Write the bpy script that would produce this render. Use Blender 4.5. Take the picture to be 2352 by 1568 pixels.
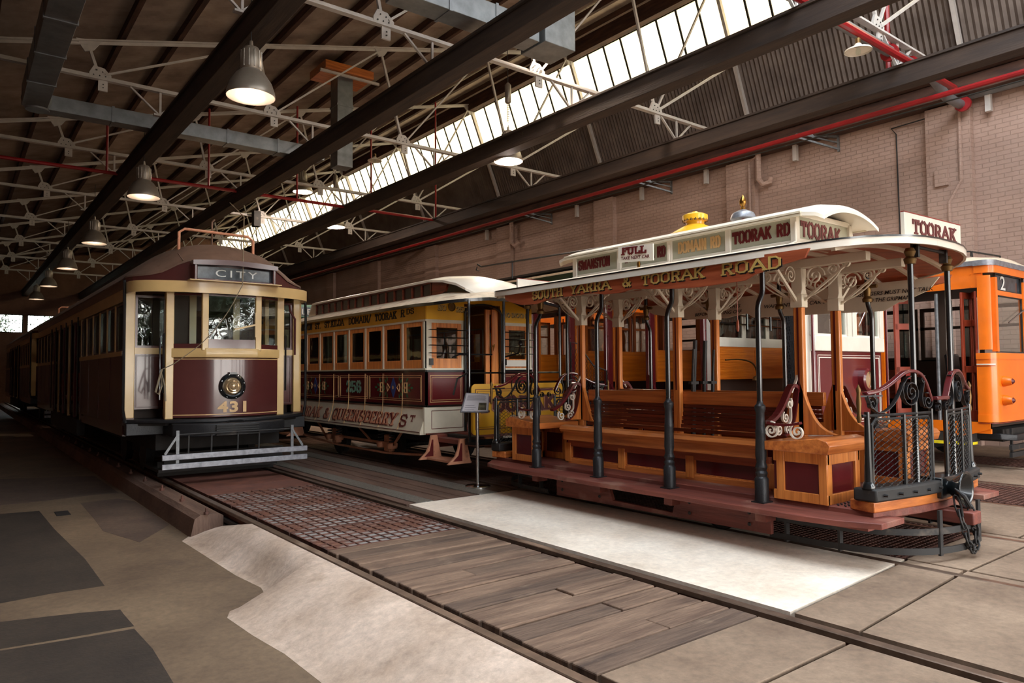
import bpy, math, random
from mathutils import Vector, Matrix
for o in list(bpy.data.objects): bpy.data.objects.remove(o)
SC = bpy.context.scene
COL = SC.collection
PI = math.pi
R = random.Random(7)

# ------------------------------------------------------------------ camera
cam = bpy.data.cameras.new('camera'); camo = bpy.data.objects.new('camera', cam); COL.objects.link(camo)
cam.sensor_width = 36; cam.lens = 1651/2352*36; cam.clip_start = 0.05; cam.clip_end = 400
camo.matrix_world = Matrix(((0.78923854, -0.02081952, -0.61373372, 0),
                            (-0.61404307, -0.03867612, -0.78832434, 0),
                            (-0.0073243, 0.99903489, -0.04330877, 1.5), (0, 0, 0, 1)))
SC.camera = camo
# ------------------------------------------------------------------ world, light, exposure
w = bpy.data.worlds.new('sky'); SC.world = w; w.use_nodes = True
nt = w.node_tree; nt.nodes.clear()
out = nt.nodes.new('ShaderNodeOutputWorld'); bg = nt.nodes.new('ShaderNodeBackground')
tc = nt.nodes.new('ShaderNodeTexCoord'); sp = nt.nodes.new('ShaderNodeSeparateXYZ'); rp = nt.nodes.new('ShaderNodeValToRGB')
nt.links.new(tc.outputs['Generated'], sp.inputs[0]); nt.links.new(sp.outputs[2], rp.inputs[0])
rp.color_ramp.elements[0].position = 0.0; rp.color_ramp.elements[0].color = (1.0, .95, .88, 1)
rp.color_ramp.elements[1].position = 0.6; rp.color_ramp.elements[1].color = (.80, .90, 1.0, 1)
nt.links.new(rp.outputs[0], bg.inputs[0]); bg.inputs[1].default_value = 8.5
nt.links.new(bg.outputs[0], out.inputs[0])
SC.view_settings.view_transform = 'Standard'; SC.view_settings.look = 'None'
SC.view_settings.exposure = 0.62; SC.view_settings.gamma = 1; SC.view_settings.use_curve_mapping = False

# the open doorway behind the camera lets the daylight in: a sampling portal over the opening, giving no light of its own
def portal(name, loc, rot, sx, sy):
    l = bpy.data.lights.new(name, 'AREA'); l.shape = 'RECTANGLE'; l.size = sx; l.size_y = sy; l.cycles.is_portal = True
    o = bpy.data.objects.new(name, l); COL.objects.link(o); o.location = loc; o.rotation_euler = rot
portal('doorway_portal', (8.6, -8.15, 3.1), (math.radians(90), 0, 0), 14.2, 7.0)
portal('added_roof_gap_portal', (6.5, 1.4, 11.6), (0, 0, 0), 12, 4.2)  # over the unseen roof gap, added for daylight on the middle floor
# ------------------------------------------------------------------ materials
def srgb(r, g, b):
    f = lambda c: ((c/255+.055)/1.055)**2.4 if c > 10.31 else c/255/12.92
    return (f(r), f(g), f(b), 1)
def mat(name, c, rough=.5, metal=0, var=.12, vs=3.0, bump=0, bs=40, coat=0, stretch=None, c2=None, dust=None, sharp=None, spec=None, fine=0):
    m = bpy.data.materials.new(name); m.use_nodes = True; n = m.node_tree.nodes; L = m.node_tree.links
    b = n['Principled BSDF']
    if len(c) == 3: c = srgb(*c)
    b.inputs['Roughness'].default_value = rough; b.inputs['Metallic'].default_value = metal
    if coat: b.inputs['Coat Weight'].default_value = coat; b.inputs['Coat Roughness'].default_value = .08
    if spec is not None: b.inputs['Specular IOR Level'].default_value = spec
    t = n.new('ShaderNodeTexCoord'); mp = n.new('ShaderNodeMapping'); L.new(t.outputs['Object'], mp.inputs[0])
    if stretch: mp.inputs['Scale'].default_value = stretch
    nz = n.new('ShaderNodeTexNoise'); nz.inputs['Scale'].default_value = vs; nz.inputs['Detail'].default_value = 6
    nz.inputs['Roughness'].default_value = .6
    L.new(mp.outputs[0], nz.inputs[0])
    r = n.new('ShaderNodeValToRGB'); L.new(nz.outputs[0], r.inputs[0])
    if c2 is None: c2 = tuple(x*(1-var*2) for x in c[:3])+(1,)
    elif len(c2) == 3: c2 = srgb(*c2)
    hi = tuple(min(1, x*(1+var*.6)) for x in c[:3])+(1,)
    r.color_ramp.elements[0].position = .32 if not sharp else .5-sharp; r.color_ramp.elements[0].color = c2
    r.color_ramp.elements[1].position = .68 if not sharp else .5+sharp; r.color_ramp.elements[1].color = hi
    src = r.outputs[0]
    if dust:                                     # dust or wear in patches of its own shape
        n2 = n.new('ShaderNodeTexNoise'); n2.inputs['Scale'].default_value = dust[1]; n2.inputs['Detail'].default_value = 8
        L.new(t.outputs['Object'], n2.inputs[0])
        rr = n.new('ShaderNodeValToRGB'); L.new(n2.outputs[0], rr.inputs[0])
        rr.color_ramp.elements[0].position = dust[2]; rr.color_ramp.elements[0].color = (0, 0, 0, 1)
        rr.color_ramp.elements[1].position = dust[2]+.15; rr.color_ramp.elements[1].color = (1, 1, 1, 1)
        mx = n.new('ShaderNodeMix'); mx.data_type = 'RGBA'; L.new(rr.outputs[0], mx.inputs[0])
        L.new(src, mx.inputs[6]); mx.inputs[7].default_value = srgb(*dust[0]); src = mx.outputs[2]
    if fine:                                     # fine grit and scuffs
        n4 = n.new('ShaderNodeTexNoise'); n4.inputs['Scale'].default_value = 16; n4.inputs['Detail'].default_value = 10; n4.inputs['Roughness'].default_value = .75
        L.new(mp.outputs[0], n4.inputs[0]); mr = n.new('ShaderNodeMapRange'); L.new(n4.outputs[0], mr.inputs[0])
        mr.inputs[1].default_value = .3; mr.inputs[2].default_value = .7; mr.inputs[3].default_value = 1-fine; mr.inputs[4].default_value = 1+fine*.35
        m4 = n.new('ShaderNodeMix'); m4.data_type = 'RGBA'; m4.blend_type = 'MULTIPLY'; m4.inputs[0].default_value = 1; L.new(src, m4.inputs[6]); L.new(mr.outputs[0], m4.inputs[7]); src = m4.outputs[2]
    L.new(src, b.inputs['Base Color'])
    if bump:
        n3 = n.new('ShaderNodeTexNoise'); n3.inputs['Scale'].default_value = bs; n3.inputs['Detail'].default_value = 5
        L.new(mp.outputs[0], n3.inputs[0])
        bp = n.new('ShaderNodeBump'); bp.inputs['Strength'].default_value = bump; bp.inputs['Distance'].default_value = .02
        L.new(n3.outputs[0], bp.inputs['Height']); L.new(bp.outputs[0], b.inputs['Normal'])
    return m
def wood(name, c, c2, axis='y', rough=.32, coat=.25, planks=None, s=1.0):
    st = {'x': (1.2, 22, 22), 'y': (22, 1.2, 22), 'z': (22, 22, 1.2)}[axis]
    m = mat(name, c, rough, c2=c2, vs=1.0*s, stretch=st, coat=coat, bump=.12, bs=3)
    return m
M = {}
M['var_y'] = wood('varnished_wood_long', (214, 130, 66), (160, 84, 38), 'y')
M['var_x'] = wood('varnished_wood_cross', (208, 124, 60), (158, 80, 34), 'x')
M['var_z'] = wood('varnished_wood_upright', (230, 146, 72), (182, 98, 40), 'z')
M['var_dk'] = wood('dark_varnished_slats', (124, 50, 26), (66, 22, 12), 'y', rough=.28)
M['cedar'] = wood('cedar_board', (178, 92, 56), (136, 60, 34), 'y', rough=.45, coat=.1)
M['board'] = mat('red_brown_board', (128, 66, 52), .6, vs=1, stretch=(14, 1.2, 14), c2=(92, 44, 36), dust=((150, 110, 94), 2.2, .56), bump=.15, bs=4)
M['maroon'] = mat('maroon_paint', (92, 24, 28), .25, coat=.4, var=.06)
M['maroon_dk'] = mat('dark_maroon_paint', (70, 28, 27), .3, coat=.3, var=.08)
M['choc'] = mat('chocolate_paint', (78, 36, 34), .22, coat=.5, var=.06)
M['cream'] = mat('cream_paint', (206, 170, 112), .3, coat=.3, var=.06)
M['white'] = mat('ivory_paint', (226, 216, 200), .35, coat=.2, var=.05)
M['offwhite'] = mat('aged_cream_paint', (216, 204, 180), .35, coat=.2, var=.06)
M['canvas'] = mat('dusty_roof_canvas', (218, 198, 172), .85, var=.1, vs=6, dust=((158, 128, 104), 5, .56), bump=.2, bs=60)
M['canvas_br'] = mat('brown_roof_canvas', (112, 86, 70), .9, var=.15, vs=3, dust=((92, 66, 50), 4, .55))
M['yellow'] = mat('yellow_ochre_paint', (238, 178, 40), .3, coat=.3, var=.05)
M['orange'] = mat('orange_paint', (240, 116, 16), .35, coat=.3, var=.07)
M['redbrown'] = mat('red_oxide_paint', (150, 58, 34), .4, var=.1)
M['black'] = mat('black_iron', (40, 40, 42), .42, metal=.3, var=.15, vs=14, bump=.15, bs=90)
M['blackgloss'] = mat('black_gloss_paint', (20, 24, 26), .25, coat=.5)
M['iron'] = mat('dusty_black_iron', (46, 44, 43), .6, metal=.3, vs=8, dust=((96, 84, 74), 6, .6))
M['dark'] = mat('undercarriage_grime', (38, 32, 28), .8, vs=5, var=.3)
M['galv'] = mat('galvanised_steel', (128, 130, 132), .45, metal=.6, vs=12, var=.2)
M['alum'] = mat('silver_painted_steel', (150, 150, 156), .4, metal=.5, vs=14, var=.2)
M['steel'] = mat('polished_steel', (190, 190, 190), .2, metal=1, var=.05)
M['brass'] = mat('brass', (160, 116, 56), .28, metal=1, var=.1, vs=8)
M['bronze'] = mat('tarnished_bronze', (120, 92, 54), .45, metal=.8, var=.2, vs=9)
M['pink'] = mat('salmon_paint', (200, 138, 106), .4, var=.12, vs=6, dust=((120, 76, 58), 7, .62))
M['rail'] = mat('worn_rail_steel', (128, 106, 90), .4, metal=.6, var=.2, vs=8)
M['rust'] = mat('rusty_grating', (108, 68, 54), .75, c2=(66, 42, 34), vs=7, bump=.3)
M['truss'] = mat('pale_grey_truss_paint', (196, 190, 184), .5, var=.08, vs=5)
M['duct'] = mat('sheet_metal_duct', (134, 138, 142), .42, metal=.55, vs=4, var=.15)
M['ductred'] = mat('red_pipe_paint', (150, 20, 26), .4, var=.1)
M['beam'] = mat('stained_timber_beam', (62, 47, 37), .8, vs=1, stretch=(8, .8, 8), c2=(36, 26, 21), dust=((128, 116, 96), 9, .72), bump=.3, bs=6)
M['purlin'] = mat('roof_purlin_timber', (86, 58, 46), .85, vs=2, stretch=(6, .8, 6), c2=(50, 32, 26))
M['corr'] = mat('aged_corrugated_iron', (112, 100, 92), .6, metal=.2, var=.2, vs=1.5, c2=(82, 70, 64))
M['lampm'] = mat('lamp_housing_metal', (150, 140, 128), .4, metal=.5, var=.1)
M['red'] = mat('red_paint', (150, 34, 26), .4)
M['gold'] = mat('gold_lettering', (196, 164, 92), .4, var=.08)
M['marlet'] = mat('maroon_lettering', (96, 26, 26), .4)
M['blacklet'] = mat('black_lettering', (34, 26, 24), .5)
M['shadow_green'] = mat('dark_green_paint', (40, 62, 44), .4)
M['teal'] = mat('pale_green_lettering', (110, 150, 130), .5)
M['roll'] = mat('black_destination_blind', (70, 74, 80), .12, var=.35, vs=9)
M['whlet'] = mat('white_lettering', (216, 214, 206), .5)
M['numlet'] = mat('cream_numerals', (214, 172, 118), .4)
M['yelline'] = mat('yellow_safety_strip', (240, 214, 30), .5)
M['greenleaf'] = mat('painted_green_leaves', (36, 104, 66), .4)
M['blue'] = mat('painted_blue_diamond', (40, 62, 120), .4)
M['vinyl'] = mat('black_vinyl', (18, 20, 22), .3)
M['rope'] = mat('cotton_rope', (140, 124, 100), .8)
M['dkint'] = mat('dark_interior_panel', (58, 40, 30), .6)
M['orslat'] = wood('golden_varnished_slats', (218, 122, 32), (190, 92, 20), 'x', rough=.3)
M['orwood'] = wood('golden_varnished_post', (206, 112, 34), (160, 78, 22), 'z', rough=.3)
def glass(name, tint=(.9, .95, .93), rough=.0, mixf=.82):
    m = bpy.data.materials.new(name); m.use_nodes = True; n = m.node_tree.nodes; L = m.node_tree.links
    n.remove(n['Principled BSDF']); o = n['Material Output']
    t = n.new('ShaderNodeBsdfTransparent'); t.inputs[0].default_value = tint+(1,)
    g = n.new('ShaderNodeBsdfGlossy'); g.inputs['Roughness'].default_value = rough; g.inputs[0].default_value = (1, 1, 1, 1)
    f = n.new('ShaderNodeLayerWeight'); f.inputs[0].default_value = .35
    mt = n.new('ShaderNodeMath'); mt.operation = 'MULTIPLY_ADD'; L.new(f.outputs['Fresnel'], mt.inputs[0])
    mt.inputs[1].default_value = .35; mt.inputs[2].default_value = .03
    # ripple of old window glass
    tcx = n.new('ShaderNodeTexCoord'); nz = n.new('ShaderNodeTexNoise'); nz.inputs['Scale'].default_value = 2.5
    L.new(tcx.outputs['Object'], nz.inputs[0]); bp = n.new('ShaderNodeBump'); bp.inputs['Strength'].default_value = .25; bp.inputs['Distance'].default_value = .02
    L.new(nz.outputs[0], bp.inputs['Height']); L.new(bp.outputs[0], g.inputs['Normal'])
    mx = n.new('ShaderNodeMixShader'); L.new(mt.outputs[0], mx.inputs[0]); L.new(t.outputs[0], mx.inputs[1]); L.new(g.outputs[0], mx.inputs[2])
    L.new(mx.outputs[0], o.inputs[0]); return m
M['glass'] = glass('window_glass')
M['dglass'] = glass('dark_window_glass', (.45, .48, .46))
def emis(name, c, s):
    m = bpy.data.materials.new(name); m.use_nodes = True; b = m.node_tree.nodes['Principled BSDF']
    b.inputs['Base Color'].default_value = srgb(*c); b.inputs['Emission Color'].default_value = srgb(*c); b.inputs['Emission Strength'].default_value = s
    return m
M['bulb'] = emis('lit_lamp_glass', (255, 226, 180), 4)
M['bulbp'] = emis('lit_pink_lamp_glass', (255, 170, 130), 2.2)
M['bulby'] = emis('dim_yellow_lamp_glass', (214, 206, 110), 1.2)
M['lens'] = mat('ribbed_lamp_lens', (200, 170, 130), .08, metal=.6, coat=1)

# ------------------------------------------------------------------ mesh builder (world coordinates)
def V(*a): return Vector(a)
class MB:
    def __init__(s): s.v = []; s.f = []; s.sm = True
    def add(s, vs, fs):
        k = len(s.v); s.v += [tuple(p) for p in vs]; s.f += [tuple(k+i for i in f) for f in fs]; return s
    def box(s, x0, x1, y0, y1, z0, z1):
        if x0 > x1: x0, x1 = x1, x0
        if y0 > y1: y0, y1 = y1, y0
        if z0 > z1: z0, z1 = z1, z0
        return s.add([(x0, y0, z0), (x1, y0, z0), (x1, y1, z0), (x0, y1, z0), (x0, y0, z1), (x1, y0, z1), (x1, y1, z1), (x0, y1, z1)],
                     [(0, 3, 2, 1), (4, 5, 6, 7), (0, 1, 5, 4), (1, 2, 6, 5), (2, 3, 7, 6), (3, 0, 4, 7)])
    def bar(s, p, q, wd, ht, up=(0, 0, 1)):
        p = Vector(p); q = Vector(q); d = (q-p).normalized(); u = Vector(up)
        if abs(d.dot(u)) > .98: u = Vector((0, 1, 0))
        a = d.cross(u).normalized()*wd/2; b = a.cross(d).normalized()*ht/2
        vs = [p-a-b, p+a-b, p+a+b, p-a+b, q-a-b, q+a-b, q+a+b, q-a+b]
        return s.add(vs, [(0, 3, 2, 1), (4, 5, 6, 7), (0, 1, 5, 4), (1, 2, 6, 5), (2, 3, 7, 6), (3, 0, 4, 7)])
    def prism(s, pts, ax, a, b):
        """2D polygon extruded along axis ax: 'x' pts=(y,z), 'y' pts=(x,z), 'z' pts=(x,y)"""
        n = len(pts)
        f = {'x': lambda p, t: (t, p[0], p[1]), 'y': lambda p, t: (p[0], t, p[1]), 'z': lambda p, t: (p[0], p[1], t)}[ax]
        vs = [f(p, a) for p in pts]+[f(p, b) for p in pts]
        fs = [tuple(range(n)), tuple(range(2*n-1, n-1, -1))]+[(i, n+i, n+(i+1) % n, (i+1) % n) for i in range(n)]
        return s.add(vs, fs)
    def tube(s, pts, r, n=8, closed=False):
        pts = [Vector(p) for p in pts]; N = len(pts)
        rs = r if isinstance(r, (list, tuple)) else [r]*N
        vs = []; up = None
        for i, p in enumerate(pts):
            if closed: d = (pts[(i+1) % N]-pts[i-1]).normalized()
            else: d = (pts[min(i+1, N-1)]-pts[max(i-1, 0)]).normalized()
            if up is None:
                up = Vector((0, 0, 1)) if abs(d.z) < .9 else Vector((1, 0, 0))
            a = d.cross(up)
            if a.length < 1e-4: a = d.cross(Vector((0, 1, 0)))
            a.normalize(); b = a.cross(d).normalized(); up = b
            for k in range(n):
                t = 2*PI*k/n; vs.append(p+a*math.cos(t)*rs[i]+b*math.sin(t)*rs[i])
        fs = []
        for i in range(N if closed else N-1):
            j = (i+1) % N
            for k in range(n): fs.append((i*n+k, i*n+(k+1) % n, j*n+(k+1) % n, j*n+k))
        if not closed: fs += [tuple(range(n-1, -1, -1)), tuple((N-1)*n+k for k in range(n))]
        return s.add(vs, fs)
    def lathe(s, prof, c, n=20, ax='z', cap=True):
        vs = []
        for r, t in prof:
            for k in range(n):
                a = 2*PI*k/n; x, y = r*math.cos(a), r*math.sin(a)
                vs.append({'z': (c[0]+x, c[1]+y, c[2]+t), 'x': (c[0]+t, c[1]+x, c[2]+y), 'y': (c[0]+x, c[1]+t, c[2]+y)}[ax])
        fs = []
        for i in range(len(prof)-1):
            for k in range(n): fs.append((i*n+k, i*n+(k+1) % n, (i+1)*n+(k+1) % n, (i+1)*n+k))
        if cap and prof[0][0] > 1e-5: fs.append(tuple(range(n-1, -1, -1)))
        if cap and prof[-1][0] > 1e-5: fs.append(tuple((len(prof)-1)*n+k for k in range(n)))
        return s.add(vs, fs)
    def flat(s, pts, nrm, wd, th):
        """flat bar swept along pts: width wd along nrm, thickness th across"""
        pts = [Vector(p) for p in pts]; N = len(pts); nn = Vector(nrm).normalized(); vs = []
        for i, p in enumerate(pts):
            d = (pts[min(i+1, N-1)]-pts[max(i-1, 0)]).normalized(); a = d.cross(nn).normalized()*th/2; b = nn*wd/2
            vs += [p-a-b, p+a-b, p+a+b, p-a+b]
        fs = [(0, 1, 2, 3), tuple((N-1)*4+k for k in (3, 2, 1, 0))]
        for i in range(N-1):
            for k in range(4): fs.append((i*4+k, (i+1)*4+k, (i+1)*4+(k+1) % 4, i*4+(k+1) % 4))
        return s.add(vs, fs)
    def strip(s, rows):
        """quad surface through rows of points"""
        n = len(rows[0]); vs = [p for r in rows for p in r]
        return s.add(vs, [(i*n+k, i*n+k+1, (i+1)*n+k+1, (i+1)*n+k) for i in range(len(rows)-1) for k in range(n-1)])
    def solid(s, rows, th):
        """closed shell: rows and the same rows lowered by th"""
        m, n = len(rows), len(rows[0]); low = [[(p[0], p[1], p[2]-th) for p in r] for r in rows]
        vs = [p for r in rows for p in r]+[p for r in low for p in r]; o = m*n
        fs = [(i*n+k, i*n+k+1, (i+1)*n+k+1, (i+1)*n+k) for i in range(m-1) for k in range(n-1)]
        fs += [(o+i*n+k, o+(i+1)*n+k, o+(i+1)*n+k+1, o+i*n+k+1) for i in range(m-1) for k in range(n-1)]
        for i in range(m-1):
            fs.append((i*n, (i+1)*n, o+(i+1)*n, o+i*n)); fs.append((i*n+n-1, o+i*n+n-1, o+(i+1)*n+n-1, (i+1)*n+n-1))
        for k in range(n-1):
            fs.append((k, o+k, o+k+1, k+1)); fs.append(((m-1)*n+k, (m-1)*n+k+1, o+(m-1)*n+k+1, o+(m-1)*n+k))
        return s.add(vs, fs)
    def frame(s, ax, t0, t1, a0, a1, b0, b1, w_, wb=None):
        """picture frame: thickness t0..t1 along ax, outer rect a,b; bar width w_"""
        wb = wb or w_
        def bx(p0, p1, q0, q1):
            if ax == 'x': s.box(t0, t1, p0, p1, q0, q1)
            elif ax == 'y': s.box(p0, p1, t0, t1, q0, q1)
            else: s.box(p0, p1, q0, q1, t0, t1)
        bx(a0, a0+w_, b0, b1); bx(a1-w_, a1, b0, b1); bx(a0+w_, a1-w_, b0, b0+wb); bx(a0+w_, a1-w_, b1-w_, b1); return s
OFF = {}
def obj(name, mb, m, parent=None, bevel=0, smooth=True, kind=None):
    o0 = OFF.get(parent.name, (0, 0, 0)) if parent else (0, 0, 0)
    me = bpy.data.meshes.new(name)
    me.from_pydata([(p[0]-o0[0], p[1]-o0[1], p[2]-o0[2]) for p in mb.v], [], mb.f)
    me.validate(); me.update()
    bm_fix(me)
    if smooth:
        me.polygons.foreach_set('use_smooth', [True]*len(me.polygons)); me.set_sharp_from_angle(angle=math.radians(38))
    me.materials.append(M[m] if isinstance(m, str) else m)
    o = bpy.data.objects.new(name, me); COL.objects.link(o)
    if parent: o.parent = parent
    OFF[o.name] = o0
    if bevel:
        md = o.modifiers.new('bevel', 'BEVEL'); md.width = bevel; md.segments = 2; md.limit_method = 'ANGLE'; md.harden_normals = False
    if kind: o['kind'] = kind
    return o
import bmesh
def bm_fix(me):
    b = bmesh.new(); b.from_mesh(me); bmesh.ops.recalc_face_normals(b, faces=b.faces); b.to_mesh(me); b.free()
def thing(name, loc, label, cat, group=None):
    o = bpy.data.objects.new(name, None); COL.objects.link(o); o.location = loc; o.empty_display_size = .2
    OFF[o.name] = tuple(loc); o['label'] = label; o['category'] = cat
    if group: o['group'] = group
    return o
def tag(o, label, cat, group=None, kind=None):
    o['label'] = label; o['category'] = cat
    if group: o['group'] = group
    if kind: o['kind'] = kind
    return o
def kids(o): return [c for c in bpy.data.objects if c.parent == o]
def copy_tree(o, delta=None, label=None, parent=None, skip=()):
    c = o.copy(); COL.objects.link(c)
    if parent is not None: c.parent = parent
    if delta: c.location = Vector(o.location)+Vector(delta)
    if label: c['label'] = label
    for ch in kids(o):
        if ch.name.split('.')[0] in skip: continue
        copy_tree(ch, parent=c, skip=skip)
    return c
def spiral(c, u, v, r0, turns, a0, sgn=1, n=34, r1=.01):
    """flat spiral in plane (u,v) from radius r0 at angle a0 inwards"""
    c = Vector(c); u = Vector(u); v = Vector(v)
    return [c+(u*math.cos(a0+sgn*2*PI*turns*t/n)+v*math.sin(a0+sgn*2*PI*turns*t/n))*(r0+(r1-r0)*(t/n)**.85) for t in range(n+1)]
def bez(p, q, r, s, n=12):
    p, q, r, s = map(Vector, (p, q, r, s)); o = []
    for i in range(n+1):
        t = i/n; o.append(p*(1-t)**3+q*3*t*(1-t)**2+r*3*t*t*(1-t)+s*t**3)
    return o
# ------------------------------------------------------------------ lettering
# slab letters: strokes on a 0..1 box (x to width)
GL = {
 'A': (.9, [[(0, 0), (.45, 1), (.9, 0)], [(.2, .35), (.7, .35)]], [(0, 0), (.9, 0)]),
 'B': (.75, [[(.12, 0), (.12, 1)], [(.12, 1), (.5, 1), (.66, .9), (.66, .65), (.5, .54), (.12, .54)], [(.5, .54), (.72, .42), (.72, .12), (.55, 0), (.12, 0)]], []),
 'C': (.75, [[(.72, .78), (.6, 1), (.25, 1), (.06, .8), (.06, .2), (.25, 0), (.6, 0), (.72, .22)]], []),
 'D': (.8, [[(.12, 0), (.12, 1), (.5, 1), (.74, .78), (.74, .22), (.5, 0), (.12, 0)]], []),
 'E': (.7, [[(.66, .8), (.66, 1), (.12, 1), (.12, 0), (.68, 0), (.68, .22)], [(.12, .52), (.5, .52)]], []),
 'F': (.68, [[(.66, .78), (.66, 1), (.14, 1), (.14, 0)], [(.14, .52), (.48, .52)]], [(.14, 0)]),
 'G': (.8, [[(.72, .78), (.6, 1), (.25, 1), (.06, .8), (.06, .2), (.25, 0), (.55, 0), (.72, .15), (.72, .42), (.45, .42)]], []),
 'H': (.85, [[(.14, 0), (.14, 1)], [(.7, 0), (.7, 1)], [(.14, .52), (.7, .52)]], [(.14, 0), (.14, 1), (.7, 0), (.7, 1)]),
 'I': (.34, [[(.17, 0), (.17, 1)]], [(.17, 0), (.17, 1)]),
 'K': (.85, [[(.14, 0), (.14, 1)], [(.7, 1), (.16, .42)], [(.34, .6), (.74, 0)]], [(.14, 0), (.14, 1), (.7, 1), (.74, 0)]),
 'L': (.7, [[(.14, 1), (.14, 0), (.68, 0), (.68, .26)]], [(.14, 1)]),
 'M': (1.0, [[(.12, 0), (.12, 1), (.5, .3), (.88, 1), (.88, 0)]], [(.12, 0), (.88, 0)]),
 'N': (.85, [[(.14, 0), (.14, 1), (.7, 0), (.7, 1)]], [(.14, 0), (.7, 1)]),
 'O': (.8, [[(.25, 1), (.55, 1), (.74, .8), (.74, .2), (.55, 0), (.25, 0), (.06, .2), (.06, .8), (.25, 1)]], []),
 'Q': (.8, [[(.25, 1), (.55, 1), (.74, .8), (.74, .2), (.55, 0), (.25, 0), (.06, .2), (.06, .8), (.25, 1)], [(.45, .25), (.8, -.12)]], []),
 'R': (.82, [[(.14, 0), (.14, 1), (.5, 1), (.68, .86), (.68, .62), (.5, .48), (.14, .48)], [(.45, .48), (.72, 0)]], [(.14, 0), (.74, 0)]),
 'S': (.72, [[(.66, .78), (.55, 1), (.22, 1), (.07, .84), (.07, .64), (.2, .54), (.54, .46), (.67, .34), (.67, .14), (.52, 0), (.18, 0), (.06, .22)]], []),
 'T': (.8, [[(.05, .78), (.05, 1), (.75, 1), (.75, .78)], [(.4, 1), (.4, 0)]], [(.4, 0)]),
 'U': (.85, [[(.13, 1), (.13, .2), (.3, 0), (.55, 0), (.72, .2), (.72, 1)]], [(.13, 1), (.72, 1)]),
 'W': (1.1, [[(.05, 1), (.28, 0), (.55, .8), (.82, 0), (1.05, 1)]], [(.05, 1), (1.05, 1)]),
 'Y': (.85, [[(.05, 1), (.42, .46), (.8, 1)], [(.42, .46), (.42, 0)]], [(.05, 1), (.8, 1), (.42, 0)]),
 'X': (.85, [[(.1, 1), (.75, 0)], [(.75, 1), (.1, 0)]], [(.1, 1), (.75, 0), (.75, 1), (.1, 0)]),
 '&': (.85, [[(.78, .42), (.5, 0), (.2, 0), (.06, .15), (.06, .35), (.5, .72), (.5, .9), (.36, 1), (.2, .9), (.2, .72), (.78, 0)]], []),
 '/': (.6, [[(.0, -.1), (.55, 1.1)]], []),
 '.': (.3, [[(.1, 0), (.2, 0)]], []),
 '2': (.72, [[(.08, .75), (.2, 1), (.52, 1), (.66, .84), (.66, .62), (.08, 0), (.68, 0), (.68, .2)]], []),
 '5': (.72, [[(.64, 1), (.12, 1), (.12, .56), (.5, .6), (.67, .44), (.67, .16), (.5, 0), (.2, 0), (.06, .18)]], []),
 '6': (.74, [[(.62, .84), (.5, 1), (.25, 1), (.07, .8), (.07, .18), (.22, 0), (.52, 0), (.67, .16), (.67, .4), (.52, .54), (.1, .48)]], []),
 '9': (.74, [[(.1, .16), (.22, 0), (.5, 0), (.67, .2), (.67, .82), (.52, 1), (.22, 1), (.07, .84), (.07, .6), (.22, .46), (.66, .52)]], []),
}
def slab(mb, text, org, ux, uz, h, width=None, wt=.17, depth=.006, sp=.18, serif=True):
    """slab lettering: org lower left, ux reading direction, uz up; fitted to width"""
    org = Vector(org); ux = Vector(ux).normalized(); uz = Vector(uz).normalized(); nn = ux.cross(uz).normalized()
    tot = sum((GL[c][0] if c in GL else .5)+sp for c in text)-sp
    sx = (width/tot) if width else h; x = 0
    def P(px, py): return org+ux*px+uz*py
    lift = 0
    for c in text:
        if c not in GL: x += (.5+sp)*sx; continue
        wd, strokes, ser = GL[c]; w2 = wt*h/2
        for st in strokes:
            for i in range(len(st)-1):
                lift = (lift+.0003) % .0018
                a = Vector(((x+st[i][0]*sx), st[i][1]*(h-2*w2*.8)+w2*.8)); b = Vector(((x+st[i+1][0]*sx), st[i+1][1]*(h-2*w2*.8)+w2*.8))
                d = (b-a); ln = d.length; d.normalize(); k = w2*(.62 if abs(d.x) > .8 else 1)
                e = k*.8; a2 = a-d*e; b2 = b+d*e; p_ = Vector((-d.y, d.x))*k
                q = [a2-p_, b2-p_, b2+p_, a2+p_]
                t = depth/2+lift
                vs = [P(*z) + nn*t for z in q]+[P(*z)-nn*depth/2 for z in q]
                mb.add(vs, [(0, 1, 2, 3), (7, 6, 5, 4), (0, 4, 5, 1), (1, 5, 6, 2), (2, 6, 7, 3), (3, 7, 4, 0)])
        if serif:
            for sxp, syp in ser:
                cx = x+sxp*sx; lift = (lift+.0003) % .0018; t = depth/2+lift
                y0, y1 = (0, wt*h*.55) if syp < .5 else (h-wt*h*.55, h); q = [(cx-wt*h*1.15, y0), (cx+wt*h*1.15, y0), (cx+wt*h*1.15, y1), (cx-wt*h*1.15, y1)]
                vs = [P(*z)+nn*t for z in q]+[P(*z)-nn*depth/2 for z in q]
                mb.add(vs, [(0, 1, 2, 3), (7, 6, 5, 4), (0, 4, 5, 1), (1, 5, 6, 2), (2, 6, 7, 3), (3, 7, 4, 0)])
        x += (wd+sp)*sx
    return mb
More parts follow.
